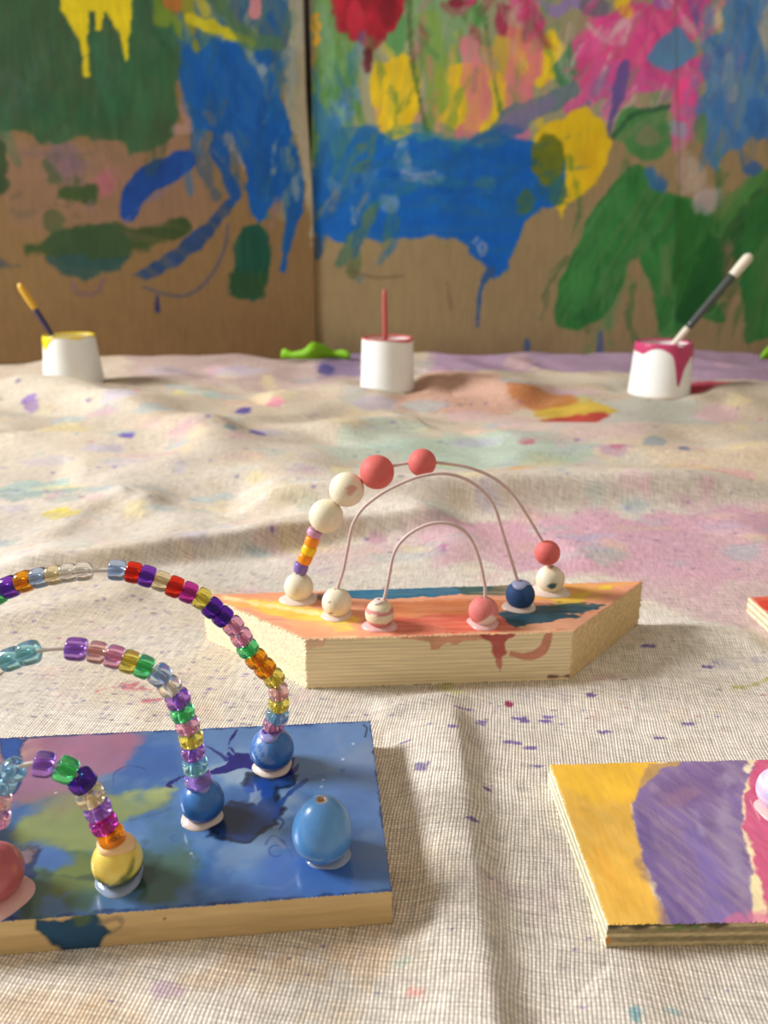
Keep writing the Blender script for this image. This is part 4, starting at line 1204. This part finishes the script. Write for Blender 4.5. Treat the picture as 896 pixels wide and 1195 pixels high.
bluearch(A_pts, A_beads, c1, q1, R1)
B_pts = [(236, 932), (230.6, 908), (227.6, 893), (225.2, 877.5), (223, 861.5), (219, 846.5), (214, 831), (207.5, 815), (198, 800.5), (186.5, 788), (168.5, 778.3), (151, 772), (133.5, 766.5), (113.3, 761.3), (88.8, 757.5), (62, 757), (33.6, 762), (13, 769), (-6, 777)]
B_beads = [(231, 909.5, 29, 14, 'lilac', 'lilac frosted pony bead'), (227.7, 893, 27, 16, 'teal', 'pale aqua clear pony bead'), (225, 877, 26, 14, 'violet', 'violet translucent pony bead'), (222.8, 861.5, 26, 15.5, 'yellow', 'lemon translucent pony bead'),
           (218.8, 846, 26, 15, 'pink', 'pink translucent pony bead'), (213, 831.5, 26, 14, 'green', 'bright green translucent pony bead'), (207.5, 815.5, 27, 16, 'violet', 'violet translucent pony bead'),
           (197.6, 800.8, 25, 17, 'clear', 'colourless clear pony bead'), (186.6, 787.6, 26, 17, 'paleblue', 'pale blue clear pony bead'), (168, 778.2, 26, 17, 'green', 'bright green translucent pony bead'), (151, 772.2, 26, 17, 'yellow', 'lemon translucent pony bead'),
           (133.5, 766.6, 26, 18, 'pink', 'pink translucent pony bead'), (113.3, 761.3, 25, 18, 'rose', 'peach pink clear pony bead'), (89, 757.5, 26, 22, 'violet', 'violet translucent pony bead'),
           (34, 761.8, 27, 20, 'teal', 'pale aqua clear pony bead'), (13, 769, 26, 20, 'teal', 'pale aqua clear pony bead'), (-7, 777.5, 26, 18, 'clear', 'colourless clear pony bead')]
bluearch(B_pts, B_beads, c2, q2, R2)
C_pts = [(137, 1002), (130.4, 975.6), (120.9, 960.7), (113.8, 944.5), (106, 928.9), (95.5, 911), (77, 898), (52, 891.5), (30, 892.5), (12, 902), (3, 916), (-1, 935), (-3, 958), (-6, 990), (-8, 1016)]
C_beads = [(130, 976, 29, 19, 'orange', 'amber orange translucent pony bead'), (121, 960.6, 29, 17, 'magenta', 'magenta translucent pony bead'), (114, 944.4, 29, 16, 'violet', 'violet translucent pony bead'), (105.6, 928.8, 30, 18, 'cream', 'pale yellow clear pony bead'),
           (95.6, 911, 30, 20, 'darkpurple', 'deep purple pony bead'), (76.6, 898.2, 29, 21, 'green', 'bright green translucent pony bead'), (51.5, 891.8, 29, 21, 'violet', 'violet translucent pony bead'),
           (16, 898.5, 27, 17, 'sky', 'light blue clear pony bead'), (4, 914, 27, 16, 'sky', 'light blue clear pony bead'), (-1, 933, 26, 16, 'rose', 'pale pink clear pony bead'), (-3, 954, 27, 18, 'pink', 'pink translucent pony bead')]
dC = (c3 - c4); dC[2] = 0; dC /= np.linalg.norm(dC)
arch(blue, BB, c3, dC, C_pts[::-1], .0011, M_WIREB, C_beads)

# ---- trapezoid block
cen = sum(trapQ) / 4; TB = (cen[0], cen[1], 0)
trap = thing('bead_maze', TB, 'chunky trapezoid pine block painted orange, yellow and teal with three pink wire arches', 'bead maze', 'wooden bead mazes')


def trap_top(C):
    s = dict(edge=1.2, rough=2.5, wl=10, streak=(2, .45, 4))
    C.c *= (1 + (fbm(C.u / 40, C.v / 3, 3) - .5) * .2)[:, None]
    C.poly([(240, 692), (350, 688), (400, 700), (380, 716), (300, 704)], (224, 150, 112), a=.8, **s)
    C.poly([(250, 696), (300, 698), (360, 706), (370, 716), (330, 718), (280, 708)], (240, 190, 96), a=.8, **s)
    C.poly([(272, 698), (310, 701), (350, 708), (392, 714), (424, 722), (404, 734), (370, 728), (340, 724), (300, 710)], (244, 198, 84), a=1, edge=1.2, rough=3, wl=10, streak=(2, .2, 4))
    C.stroke([(262, 697), (320, 708), (372, 716)], 4, (246, 226, 190), a=.6, edge=1.2, rough=2, wl=6)
    C.poly([(330, 722), (420, 728), (420, 742), (356, 745)], (238, 168, 120), a=.8, **s)
    C.poly([(380, 722), (402, 716), (410, 735), (390, 738)], (244, 208, 96), a=.8, **s)
    C.poly([(420, 705), (560, 698), (600, 705), (560, 718), (430, 722)], (216, 128, 78), a=.85, **s)
    C.poly([(450, 722), (560, 716), (620, 722), (600, 738), (460, 742)], (206, 96, 78), a=.9, **s)
    C.poly([(430, 726), (520, 728), (520, 742), (430, 744)], (226, 130, 104), a=.8, **s)
    C.poly([(402, 686), (440, 684), (530, 682), (580, 681), (570, 690), (500, 697), (440, 699), (404, 698)], (44, 104, 134), edge=.8, rough=2, wl=8, streak=(2, .15, 4))
    C.poly([(530, 684), (600, 680), (640, 683), (600, 695), (540, 694)], (60, 84, 74), a=.9, **s)
    C.poly([(640, 684), (700, 680), (744, 680), (720, 690), (660, 700), (620, 700)], (226, 166, 84), a=.95, **s)
    C.poly([(640, 698), (680, 692), (712, 683), (716, 688), (690, 702), (650, 706)], (226, 196, 60), a=.9, **s)
    C.poly([(690, 690), (745, 681), (735, 690), (690, 712), (670, 712)], (222, 150, 118), a=.9, **s)
    C.poly([(580, 716), (610, 708), (650, 706), (690, 704), (706, 706), (690, 714), (660, 716), (684, 720), (650, 724), (620, 728), (602, 734), (590, 724)], (40, 82, 100), edge=.9, rough=2, wl=7, streak=(2, .2, 4))
    C.poly([(640, 704), (690, 702), (680, 708), (640, 712)], (74, 86, 66), a=.8, **s)
    C.poly([(600, 734), (650, 724), (690, 720), (672, 735)], (232, 176, 144), a=.95, **s)
    C.stroke([(356, 745.5), (500, 741.5), (668, 736)], 3, (224, 190, 146), a=.7, edge=.8, rough=1.5, wl=6)
    C.stroke([(240, 696), (300, 722), (354, 745)], 3.5, (222, 200, 160), a=.8, edge=1, rough=1.5, wl=5)
    C.stroke([(672, 736), (710, 707), (750, 679)], 3, (212, 160, 130), a=.8, edge=1, rough=1.5, wl=5)
    C.oval(380, 697, 12, 5, (70, 60, 70), a=.6, edge=1.5, rough=2, wl=6)


def trap_front(C):
    g = np.sin(C.v * 2.15 + 2.2 * fbm(C.u / 90, C.v / 6, 2) * 2 + .004 * C.u)
    C.c *= (1 - .10 * sstep(.1, 1, g) + (fbm(C.u / 30, C.v / 1.2, 3) - .5) * .08)[:, None]
    r = dict(edge=.7, rough=1.6, wl=7)
    C.poly([(470, 744), (560, 738), (590, 738), (588, 748), (560, 748), (520, 752), (506, 758), (500, 750)], (206, 142, 116), a=.8, **r)
    C.poly([(555, 738), (600, 738), (590, 752), (594, 762), (582, 770), (576, 764), (574, 752)], (178, 90, 84), a=.95, **r)
    C.stroke([(582, 768), (584, 782)], [4, 1.5], (190, 110, 100), a=.8, **r)
    C.stroke([(597, 763), (615, 766), (632, 759), (640, 742)], [7, 9, 10, 8], (200, 132, 110), a=.9, edge=.7, rough=.8)
    C.poly([(356, 746), (380, 746), (378, 756), (356, 757)], (214, 160, 140), a=.5, **r)
    C.stroke([(640, 790), (668, 789)], 3, (90, 60, 60), a=.8, edge=1, rough=1)


def trap_end(C):
    C.c *= (1 + (fbm(C.u / 1.6, C.v / 1.6, 3) - .5) * .25)[:, None]


def trap_right(C):
    trap_end(C)
    C.stroke([(690, 778), (720, 754), (747, 730)], [3, 6, 6], (60, 70, 100), a=.85, edge=1, rough=1.5, wl=5)
    C.stroke([(676, 788), (700, 768)], 3, (160, 60, 50), a=.8, edge=1, rough=1)


board(trapQ, T2, [((226, 156, 122), trap_top, GAIN_WOOD), ((238, 220, 180), trap_front, GAIN_WOOD, 1), ((212, 186, 140), trap_right, GAIN_WOOD, 2),
                  ((220, 200, 160), nop, GAIN_WOOD, 1), ((240, 230, 196), trap_end, GAIN_WOOD, 2)], [M_PAINTWOOD, M_RAWWOOD, M_ENDGRAIN], trap, .0009, .00045, TB)  # light and shade in the pine tones: front and left paler, right darker

WH = lambda v: mixc((242, 234, 212), (226, 214, 184), nz3(v, 2.2, 1) * 1.5 - .4)


def specked(v): return (110, 80, 60) if nz3(v, 5, 4) > .80 else WH(v)


def striped(v):
    z = v[2] + .05 * math.sin(v[0] * 4)
    return (216, 142, 140) if (z < -.34 or .26 < z < .52) else (236, 222, 190)


def halfpink(v):
    return (236, 214, 204) if v[2] < -.25 + .35 * math.sin(v[0] * 3 + .5) * 1 else mixc((220, 122, 118), (230, 154, 148), nz3(v, 2.5, 8) * 2 - .6)


def navyf(v): return mixc((48, 92, 146), (34, 62, 108), nz3(v, 2, 9) * 1.6 - .3)


def spotf(v):
    return (56, 110, 124) if (v[0] + .05) ** 2 + (v[2] + .08) ** 2 * 1.6 < .10 + .08 * (nz3(v, 4, 2) - .5) and v[1] < 0 else WH(v)


REDB = lambda v: mixc((224, 116, 108), (212, 100, 98), nz3(v, 3, 6))
TBs = {}
for key, x, y, r, f, lab, gm, gs in (
        ('ol', 348.5, 685, 17, WH, 'bare cream base bead under the coloured beads', M_GLUE, 1.35), ('or', 642, 676, 16.5, spotf, 'cream base bead with a teal spot', M_GLUE, 1.45),
        ('ml', 393, 703, 17.5, specked, 'plain cream base bead', M_GLUE, 1.15), ('mr', 607, 694, 17, navyf, 'dark blue base bead', M_GLUE, 1.2),
        ('il', 443, 716, 17, striped, 'cream base bead with two pink bands', M_GLUEP, 1.25), ('ir', 564, 713, 17.5, halfpink, 'pink base bead, white at its foot', M_GLUEP, 1.15)):
    o, c, R = base_ball(trap, TB, x, y, r, T2, f, M_BALL, lab, sink=.08, holef=.12)
    glue(o, (0, 0, -R * .93), R * gs, R * .28, gm, seed=hash(key) % 97 if False else ord(key[0]) * 3 + ord(key[1]))
    TBs[key] = (c, R, o)
cap_glue(TBs['mr'][2], TBs['mr'][1], .7, plain('lavender_glue', (168, 178, 220), .3, .5, .1), .0008, seed=31)
cap_glue(TBs['il'][2], TBs['il'][1], .5, M_GLUE, .0010, seed=32)

WHT = lambda v: mixc((244, 236, 212), (232, 220, 190), nz3(v, 2, 3) * 1.5 - .4)


def whpink(v): return (224, 170, 156) if v[2] < 2 and (v[0] ** 2 + (v[2] - .3) ** 2 < .06 * (1 + nz3(v, 5, 1))) else WHT(v)


def trap_arch(a, b, pts, beads):
    ca, cb = TBs[a][0], TBs[b][0]; d = cb - ca; d[2] = 0; d /= np.linalg.norm(d)
    return arch(trap, TB, ca, d, pts, .00125, M_WIRE, beads)


trap_arch('ol', 'or', [(348.5, 684), (351, 663), (356, 652), (360.5, 642), (364, 632), (367, 622), (380.4, 602), (404.7, 571), (439.7, 551), (466, 542), (492.5, 539.5), (520, 541), (548, 546), (576, 558), (598, 577), (614, 600), (626, 620), (633, 632), (638.5, 645), (642, 675)],
          [(351.3, 662.5, 15.5, 12, 'opaque_violet', 'small violet bead'), (356, 651.8, 16, 11.5, 'opaque_orange', 'small orange bead'), (360.6, 641.8, 16, 11, 'opaque_yellow', 'small yellow bead'), (364, 631.8, 15.5, 11, 'opaque_orange', 'small orange bead'),
           (367, 622, 17, 8, 'seed_pink', 'small pink speckled bead'), (380.4, 602.3, 40, 0, WHT, 'large cream wooden bead'), (404.7, 571.3, 41, 0, whpink, 'large cream wooden bead with a pink dab'), (439.7, 551, 40.5, 0, REDB, 'large coral red wooden bead'),
           (492.5, 540, 33, 0, REDB, 'coral red wooden bead'), (638.5, 645, 30, 0, REDB, 'coral red wooden bead')])
trap_arch('ml', 'mr', [(393, 702), (393.8, 687), (400, 667), (405.6, 640), (411, 614), (421, 596), (434, 584), (452, 572), (478, 560), (500, 554), (522, 553), (545, 560), (564, 574), (577, 592), (586, 620), (596, 652), (603, 675), (607, 692)], [])
trap_arch('il', 'ir', [(443, 714), (449, 696), (454, 672), (459, 648), (468, 632), (484, 619), (504, 611), (524, 611), (541, 619), (552, 634), (560, 656), (565, 680), (566, 692), (564, 710)], [])

# ---- plywood board, right
cen = sum(ylwQ) / 4; YB = (cen[0], cen[1], 0)
ply = thing('bead_maze', YB, 'thin plywood board painted in yellow, purple and pink stripes at the lower right', 'bead maze', 'wooden bead mazes')


def ply_top(C):
    s = dict(edge=.8, rough=1.8, wl=9)
    dirn = 118
    C.c *= (1 + (fbm(C.u / 20, C.v / 20, 3) - .5) * .12)[:, None]
    C.poly([(636, 888), (768, 886), (750, 920), (737, 940), (744, 980), (764, 1040), (782, 1080), (709, 1083), (680, 1010)], (226, 176, 74), a=1, streak=(dirn, .12, 4), **s)
    C.poly([(640, 889), (764, 888), (744, 930), (690, 940), (655, 925)], (234, 184, 50), a=.7, edge=6, rough=6, wl=14, streak=(dirn, .3, 3))
    C.stroke([(700, 1000), (730, 1060)], 20, (222, 160, 62), a=.5, edge=4, rough=3, streak=(dirn, .4, 3))
    C.poly([(756, 890), (800, 887), (790, 900), (760, 914), (744, 930)], (178, 140, 90), a=.9, **s)
    C.poly([(768, 900), (800, 887), (872, 886), (880, 896), (868, 914), (866, 940), (870, 980), (878, 1020), (882, 1050), (878, 1074), (848, 1080), (783, 1081), (766, 1040), (745, 982), (737, 938), (742, 925)], (128, 106, 152), streak=(dirn, .16, 4), edge=.8, rough=1.4, wl=8, var=.12)
    C.poly([(770, 906), (830, 892), (860, 894), (850, 930), (800, 940), (770, 930)], (116, 88, 134), a=.6, edge=5, rough=4, wl=10, streak=(dirn, .35, 3))
    C.oval(790, 930, 24, 9, (160, 122, 140), a=.45, rot=-20, edge=3, rough=3, streak=(dirn, .4, 2))
    C.stroke([(745, 945), (762, 1010), (786, 1074)], [10, 18, 26], (104, 84, 142), a=.7, edge=3, rough=3, streak=(dirn, .3, 3))
    C.stroke([(800, 960), (826, 1010), (838, 1072)], [10, 22, 26], (122, 106, 172), a=.6, edge=4, rough=3, streak=(dirn, .5, 3))
    C.stroke([(852, 900), (844, 960), (868, 1040)], [16, 20, 20], (160, 146, 170), a=.7, edge=4, rough=4, streak=(dirn, .35, 3))
    C.stroke([(812, 950), (820, 975)], 6, (160, 150, 190), a=.5, edge=2, rough=2)
    PK = (200, 88, 126)
    C.poly([(884, 886), (1200, 870), (1200, 1090), (896, 1082), (890, 1056), (880, 1010), (868, 966), (867, 934), (874, 914)], PK, streak=(dirn, .10, 4), edge=.7, rough=1.2, wl=8)
    C.stroke([(872, 976), (878, 1010), (888, 1060)], [2, 4, 12], (246, 226, 178), edge=1, rough=1.5, wl=6)
    C.oval(876, 893, 5, 9, (240, 224, 190), a=.9, rot=30, edge=1, rough=1.5, wl=6)
    C.stroke([(875, 934), (886, 956)], 1.6, (240, 190, 180), a=.7, edge=.5)
    C.poly([(850, 1072), (900, 1064), (900, 1082), (850, 1083)], (206, 110, 146), a=.7, edge=1.5, rough=2, wl=6)
    C.poly([(960, 880), (1060, 880), (1120, 1080), (1010, 1080)], (66, 130, 150), streak=(dirn, .15, 4), **s)
    C.stroke([(641, 893), (675, 985), (708, 1078)], 3, (236, 214, 150), a=.7, edge=.6, rough=.8, wl=6)


def ply_edge(C):
    t = 13.0; b = (C.v / t + (fbm(C.u / 30, C.v / 10, 2) - .5) * .05) * 5
    f = np.where((b.astype(int) % 2) == 0, 1.0, .78); f = f * (1 + (fbm(C.u / 3, C.v / .8, 3) - .5) * .35)
    C.c *= f[:, None]
    return


def ply_front(C):
    ply_edge(C)
    C.stroke([(712, 1080), (780, 1080), (850, 1078)], 5, (70, 66, 56), a=.85, edge=.8, rough=1, wl=6)
    C.stroke([(770, 1084), (810, 1082)], 7, (110, 140, 80), a=.7, edge=1, rough=1.5, wl=5)
    C.oval(709, 1098, 3, 5, (206, 130, 60), a=.9, edge=.8)


board(ylwQ, T3, [((236, 214, 168), ply_top, GAIN_WOOD), ((196, 178, 138), ply_front, GAIN_WOOD, 1), ((220, 204, 164), ply_edge, GAIN_WOOD, 1),
                 ((220, 204, 164), ply_edge, GAIN_WOOD, 1), ((240, 232, 200), ply_edge, GAIN_WOOD, 1)],
      [paintmat('painted_plywood', .45, .4, ((1, .12, 1), (0, 0, math.radians(-25))), .2, 500, amt=.15), M_ENDGRAIN], ply, .0009, .0002, YB)


def lilf(v): return mixc((186, 176, 222), (228, 214, 232), 1 if math.sin(v[2] * 9 + v[0] * 3) > .35 else nz3(v, 2))


o, c, R = base_ball(ply, YB, 908, 922, 24, T3, lilf, M_BALLGLOSS, 'lilac swirled glossy base bead', stretch=1.1)
glue(o, (0, 0, -R * 1.02), R * 1.1, R * .25, M_GLUEP, seed=41, drop=(0, -.004))

# ---- plywood board, far right
cen = sum(farQ) / 4; FB = (cen[0], cen[1], 0)
farb = thing('painted_board', FB, 'small red painted plywood piece cut off by the right edge of the photo', 'board')


def far_top(C):
    C.poly([(878, 697), (1000, 690), (1180, 765), (985, 796)], (206, 88, 66), a=.95, edge=1.5, rough=2.5, wl=8, streak=(20, .35, 4))
    C.poly([(884, 702), (900, 700), (905, 715), (893, 712)], (216, 66, 46), a=.9, edge=1.5, rough=1.5)


board(farQ, T4, [((236, 190, 160), far_top, GAIN_WOOD), ((236, 222, 184), ply_edge, GAIN_WOOD, 1), ((220, 204, 164), ply_edge, GAIN_WOOD, 1),
                 ((220, 204, 164), ply_edge, GAIN_WOOD, 1), ((220, 204, 164), ply_edge, GAIN_WOOD, 1)], [M_PAINTWOOD, M_ENDGRAIN], farb, .0012, .0002, FB)

# ------------------------------------------------------------------ paint pots with brushes
M_POT = plain('white_pot', (244, 246, 244), .45, .4, .05, 30)
PCOL = dict(yellow=plain('yellow_paint', (236, 206, 20), .35, .5, .06, 60), pink=plain('coral_paint', (206, 96, 92), .35, .5, .08, 60), magenta=plain('magenta_paint', (196, 64, 112), .35, .5, .15, 60))
LABP = dict(yellow='white tapered paint pot with yellow paint dripping from its rim', pink='white paint pot with coral paint at its rim, the middle pot',
            magenta='white paint pot with magenta paint running down its side')


def pot(c):
    p = c['p']; Rb, Rt, H = c['Rb'], c['Rt'], c['h']
    root = thing('paint_pot', tuple(p), LABP[c['col']], 'paint pot', 'white paint pots along the cardboard')
    th = .003; seg = 64
    rad = lambda z: Rb + (Rt - Rb) * (z / H)
    pr = [(0, 0), (Rb * .96, 0), (Rb, H * .02)] + [(rad(H * t), H * t) for t in np.linspace(.06, .965, 14)]
    pr += [(rad(H) - .0005, H * .99), (rad(H) - th * .5, H), (rad(H) - th, H * .99)]
    pr += [(rad(H * t) - th, H * t) for t in np.linspace(.95, .08, 10)] + [(0, H * .06)]
    V, Fc = lathe(pr, seg); Fc = [f for f in Fc]
    link('pot_body', mesh('pot_body', V, Fc), M_POT, root)
    # paint inside
    zi = H * .80; ri = rad(zi) - th - .0002
    V, Fc = lathe([(0, zi - .004), (ri * .98, zi - .004), (ri, zi), (ri * .6, zi + .0006), (0, zi + .0004)], 48)
    link('paint', mesh('paint', V, Fc), PCOL[c['col']], root)
    # drips over the rim: depth as a function of the angle (-90 deg faces the camera)
    def depth(a):
        deg = math.degrees(a) % 360 - 270          # 0 = towards the camera, negative = left
        if deg < -180: deg += 360
        g = lambda m, w: math.exp(-((deg - m) / w) ** 2)
        if c['col'] == 'yellow': return H * (.035 + .03 * math.sin(a * 5) + .20 * g(-42, 16) + .10 * g(-65, 18) - .02 * g(20, 30))
        if c['col'] == 'pink': return H * (.012 + .05 * g(50, 30) + .02 * g(-50, 10) + .12 * g(180, 60))
        return H * (.15 + .025 * math.sin(a * 4 + 1) + .46 * g(16, 9) + .22 * g(30, 22) + .28 * g(75, 14) + .05 * g(-60, 10) - .05 * g(-25, 20))
    V = []; Fc = []; n = 96; m = 10; off = .0011
    for lay in (0, 1):
        for k in range(n):
            a = 2 * PI * k / n; dp = max(.0006, depth(a))
            for j in range(m + 1):
                t = j / m
                if j == 0: r, z = rad(H) - th - (off if lay == 0 else 0), H * .975
                elif j == 1: r, z = rad(H) - th * .5, H + (off * 1.1 if lay == 0 else 0)
                else:
                    t = (j - 1) / (m - 1); z = H - dp * t
                    r = rad(z) + (off * (1 - .7 * t ** 6) if lay == 0 else -.0004)
                V.append((r * math.cos(a), r * math.sin(a), z))
    S = n * (m + 1)
    for k in range(n):
        k2 = (k + 1) % n
        for j in range(m):
            a, b, e, f = k * (m + 1) + j, k2 * (m + 1) + j, k2 * (m + 1) + j + 1, k * (m + 1) + j + 1
            Fc.append((a, f, e, b)); Fc.append((S + a, S + b, S + e, S + f))
        Fc.append((k * (m + 1) + m, S + k * (m + 1) + m, S + k2 * (m + 1) + m, k2 * (m + 1) + m))
        Fc.append((k2 * (m + 1), S + k2 * (m + 1), S + k * (m + 1), k * (m + 1)))
    d = link('paint_drip', mesh('paint_drip', V, Fc), PCOL[c['col']], root)
    return root


for c in CUPS: pot(c)


def brush(c, top, rim, spec, label, foot_off):
    """a brush standing in a pot, handle up: top and rim are where its upper end and the pot rim crossing are seen."""
    p = c['p']; H = c['h']
    # it leans against the rim: rim crossing at the pot's own distance
    q = onplane(rim[0], rim[1], p + np.array([0, foot_off, 0]), np.array([0, 1.0, 0])); e = onplane(top[0], top[1], p + np.array([0, foot_off, 0]), np.array([0, 1.0, 0]))
    ax = (q - e); Lv = np.linalg.norm(ax); ax /= Lv
    tt = (H * .80 - .012 - e[2]) / ax[2]; f = e + ax * tt          # bristles end in the paint
    f[2] = max(f[2], .012)
    root = thing('paintbrush', tuple(f), label, 'paintbrush', 'paintbrushes standing in the pots')
    up = -ax; tot = np.linalg.norm(e - f)
    for name, a, b, r0, r1, rm, m in spec:
        n = 12; P = [(up * (a + (b - a) * i / n) * tot) for i in range(n + 1)]
        R = [r0 + (r1 - r0) * i / n + rm * math.sin(PI * i / n) for i in range(n + 1)]
        if name in ('handle_tip',) or (name == 'handle' and b > .99): R[-1] *= .5; R[-2] *= .85
        if name == 'bristles': R[0] *= .3; R[1] *= .7
        V, Fc = tube(P, R, 14); link(name, mesh(name, V, Fc), m, root)
    return root


M_NAVY = plain('navy_lacquer', (52, 48, 92), .35, .5, .05); M_GOLD = plain('yellow_lacquer', (226, 176, 56), .35, .5, .05)
M_BRIST = plain('bristle', (120, 80, 60), .8, .2, .2, 300); M_FERR = plain('ferrule_metal', (200, 198, 190), .3, .5, .05, Metallic=.8)
M_STICK = plain('coral_stick', (186, 88, 84), .45, .4, .12, 40); M_GREY = plain('dark_grey_lacquer', (70, 76, 74), .3, .5, .15, 40); M_IVORY = plain('ivory_tip', (226, 218, 200), .4, .4, .05)
brush(CUPS[0], (22, 331), (60, 390), [('bristles', 0, .1, .004, .005, .001, M_BRIST), ('ferrule', .1, .22, .005, .005, 0, M_FERR), ('handle', .22, .62, .005, .0062, .001, M_NAVY), ('handle_tip', .62, 1.0, .0068, .0075, .0012, M_GOLD)],
      'slim navy paintbrush with a yellow handle end leaning out of the yellow pot', 0)
brush(CUPS[1], (448.5, 337), (449.5, 392), [('bristles', 0, .1, .003, .004, .001, M_BRIST), ('ferrule', .1, .2, .0042, .0045, 0, M_FERR), ('handle', .2, 1.0, .0055, .0050, .0006, M_STICK)],
      'thin coral stick brush upright in the middle pot', 0)
brush(CUPS[2], (876, 297), (791, 396), [('bristles', 0, .06, .004, .006, .001, M_BRIST), ('ferrule', .06, .30, .0066, .0074, 0, M_IVORY), ('handle', .30, .80, .0076, .0094, .0004, M_GREY), ('handle_tip', .80, 1.0, .0098, .0105, .0008, M_IVORY)],
      'thick dark grey paintbrush with an ivory handle end leaning right out of the magenta pot', 0)

# ------------------------------------------------------------------ lime scraps at the foot of the mural
M_LIME = plain('lime_paper', (120, 176, 20), .6, .3, .12, 30)


def scrap(x0, x1, y, label, seed, hpx=15):
    rnd = random.Random(seed); a = at(x0, y, .0); b = at(x1, y, .0); a[1] = b[1] = YW - .10
    w = abs(b[0] - a[0]); n, m = 30, 8; s = mpp(a)
    V = []; Fc = []
    for lay in (0, 1):
        for i in range(n + 1):
            t = i / n
            prof = (.35 + .65 * math.sin(PI * min(1, max(0, t))) ** .5) * (1 + .25 * math.sin(t * 11 + seed))
            for j in range(m + 1):
                q = j / m - .5
                zz = .014 + hpx * s * prof * (j / m) + .003 * math.sin(t * 13 + seed) * (j / m) + .002 * math.sin(t * 31) * (j / m)
                V.append((w * (t - .5), -.022 * math.cos(q * 2.2) * prof + .010 * math.sin(t * 8 + seed) + lay * .0012, zz))
    S = (n + 1) * (m + 1)
    for i in range(n):
        for j in range(m):
            q = i * (m + 1) + j; Fc.append((q, q + m + 1, q + m + 2, q + 1)); Fc.append((S + q, S + q + 1, S + q + m + 2, S + q + m + 1))
    for i in range(n):
        q = i * (m + 1); Fc.append((q, S + q, S + q + m + 1, q + m + 1)); q += m; Fc.append((q + m + 1, S + q + m + 1, S + q, q))
    for j in range(m):
        Fc.append((j + 1, S + j + 1, S + j, j)); q = n * (m + 1) + j; Fc.append((q, S + q, S + q + 1, q + 1))
    o = link('paper_scrap', mesh('paper_scrap', V, Fc), M_LIME); o.location = ((a[0] + b[0]) / 2, a[1], 0)
    return tag(o, label, 'paper scrap', 'lime scraps along the cardboard foot')


scrap(334, 411, 418, 'bright lime green strip lying by the fold of the cardboard', 2)
scrap(862, 930, 418, 'bright lime green scrap at the right edge below the green leaves', 5, 22)

# ------------------------------------------------------------------ light
w = bpy.data.worlds.new('room_light'); SC.world = w; w.use_nodes = True
bg = w.node_tree.nodes['Background']; bg.inputs[0].default_value = (1.0, .87, .70, 1); bg.inputs[1].default_value = .46


def area(name, loc, target, sx, sy, e, col):
    l = bpy.data.lights.new(name, 'AREA'); l.shape = 'RECTANGLE'; l.size = sx; l.size_y = sy; l.energy = e; l.color = col
    o = bpy.data.objects.new(name, l); COL.objects.link(o); o.location = loc
    o.rotation_euler = (Vector(target) - Vector(loc)).to_track_quat('-Z', 'Y').to_euler()
    return o


area('window_daylight', (-4.2, 1.3, 2.55), (0, .5, 0), 1.4, 1.2, 370, (.985, .99, 1))

SC.view_settings.view_transform = 'Standard'; SC.view_settings.look = 'None'
SC.view_settings.exposure = 0.0; SC.view_settings.gamma = 1.0; SC.view_settings.use_curve_mapping = False
SC.cycles.use_denoising = True
SC.cycles.max_bounces = 12; SC.cycles.transmission_bounces = 10; SC.cycles.transparent_max_bounces = 8
SC.cycles.caustics_refractive = True
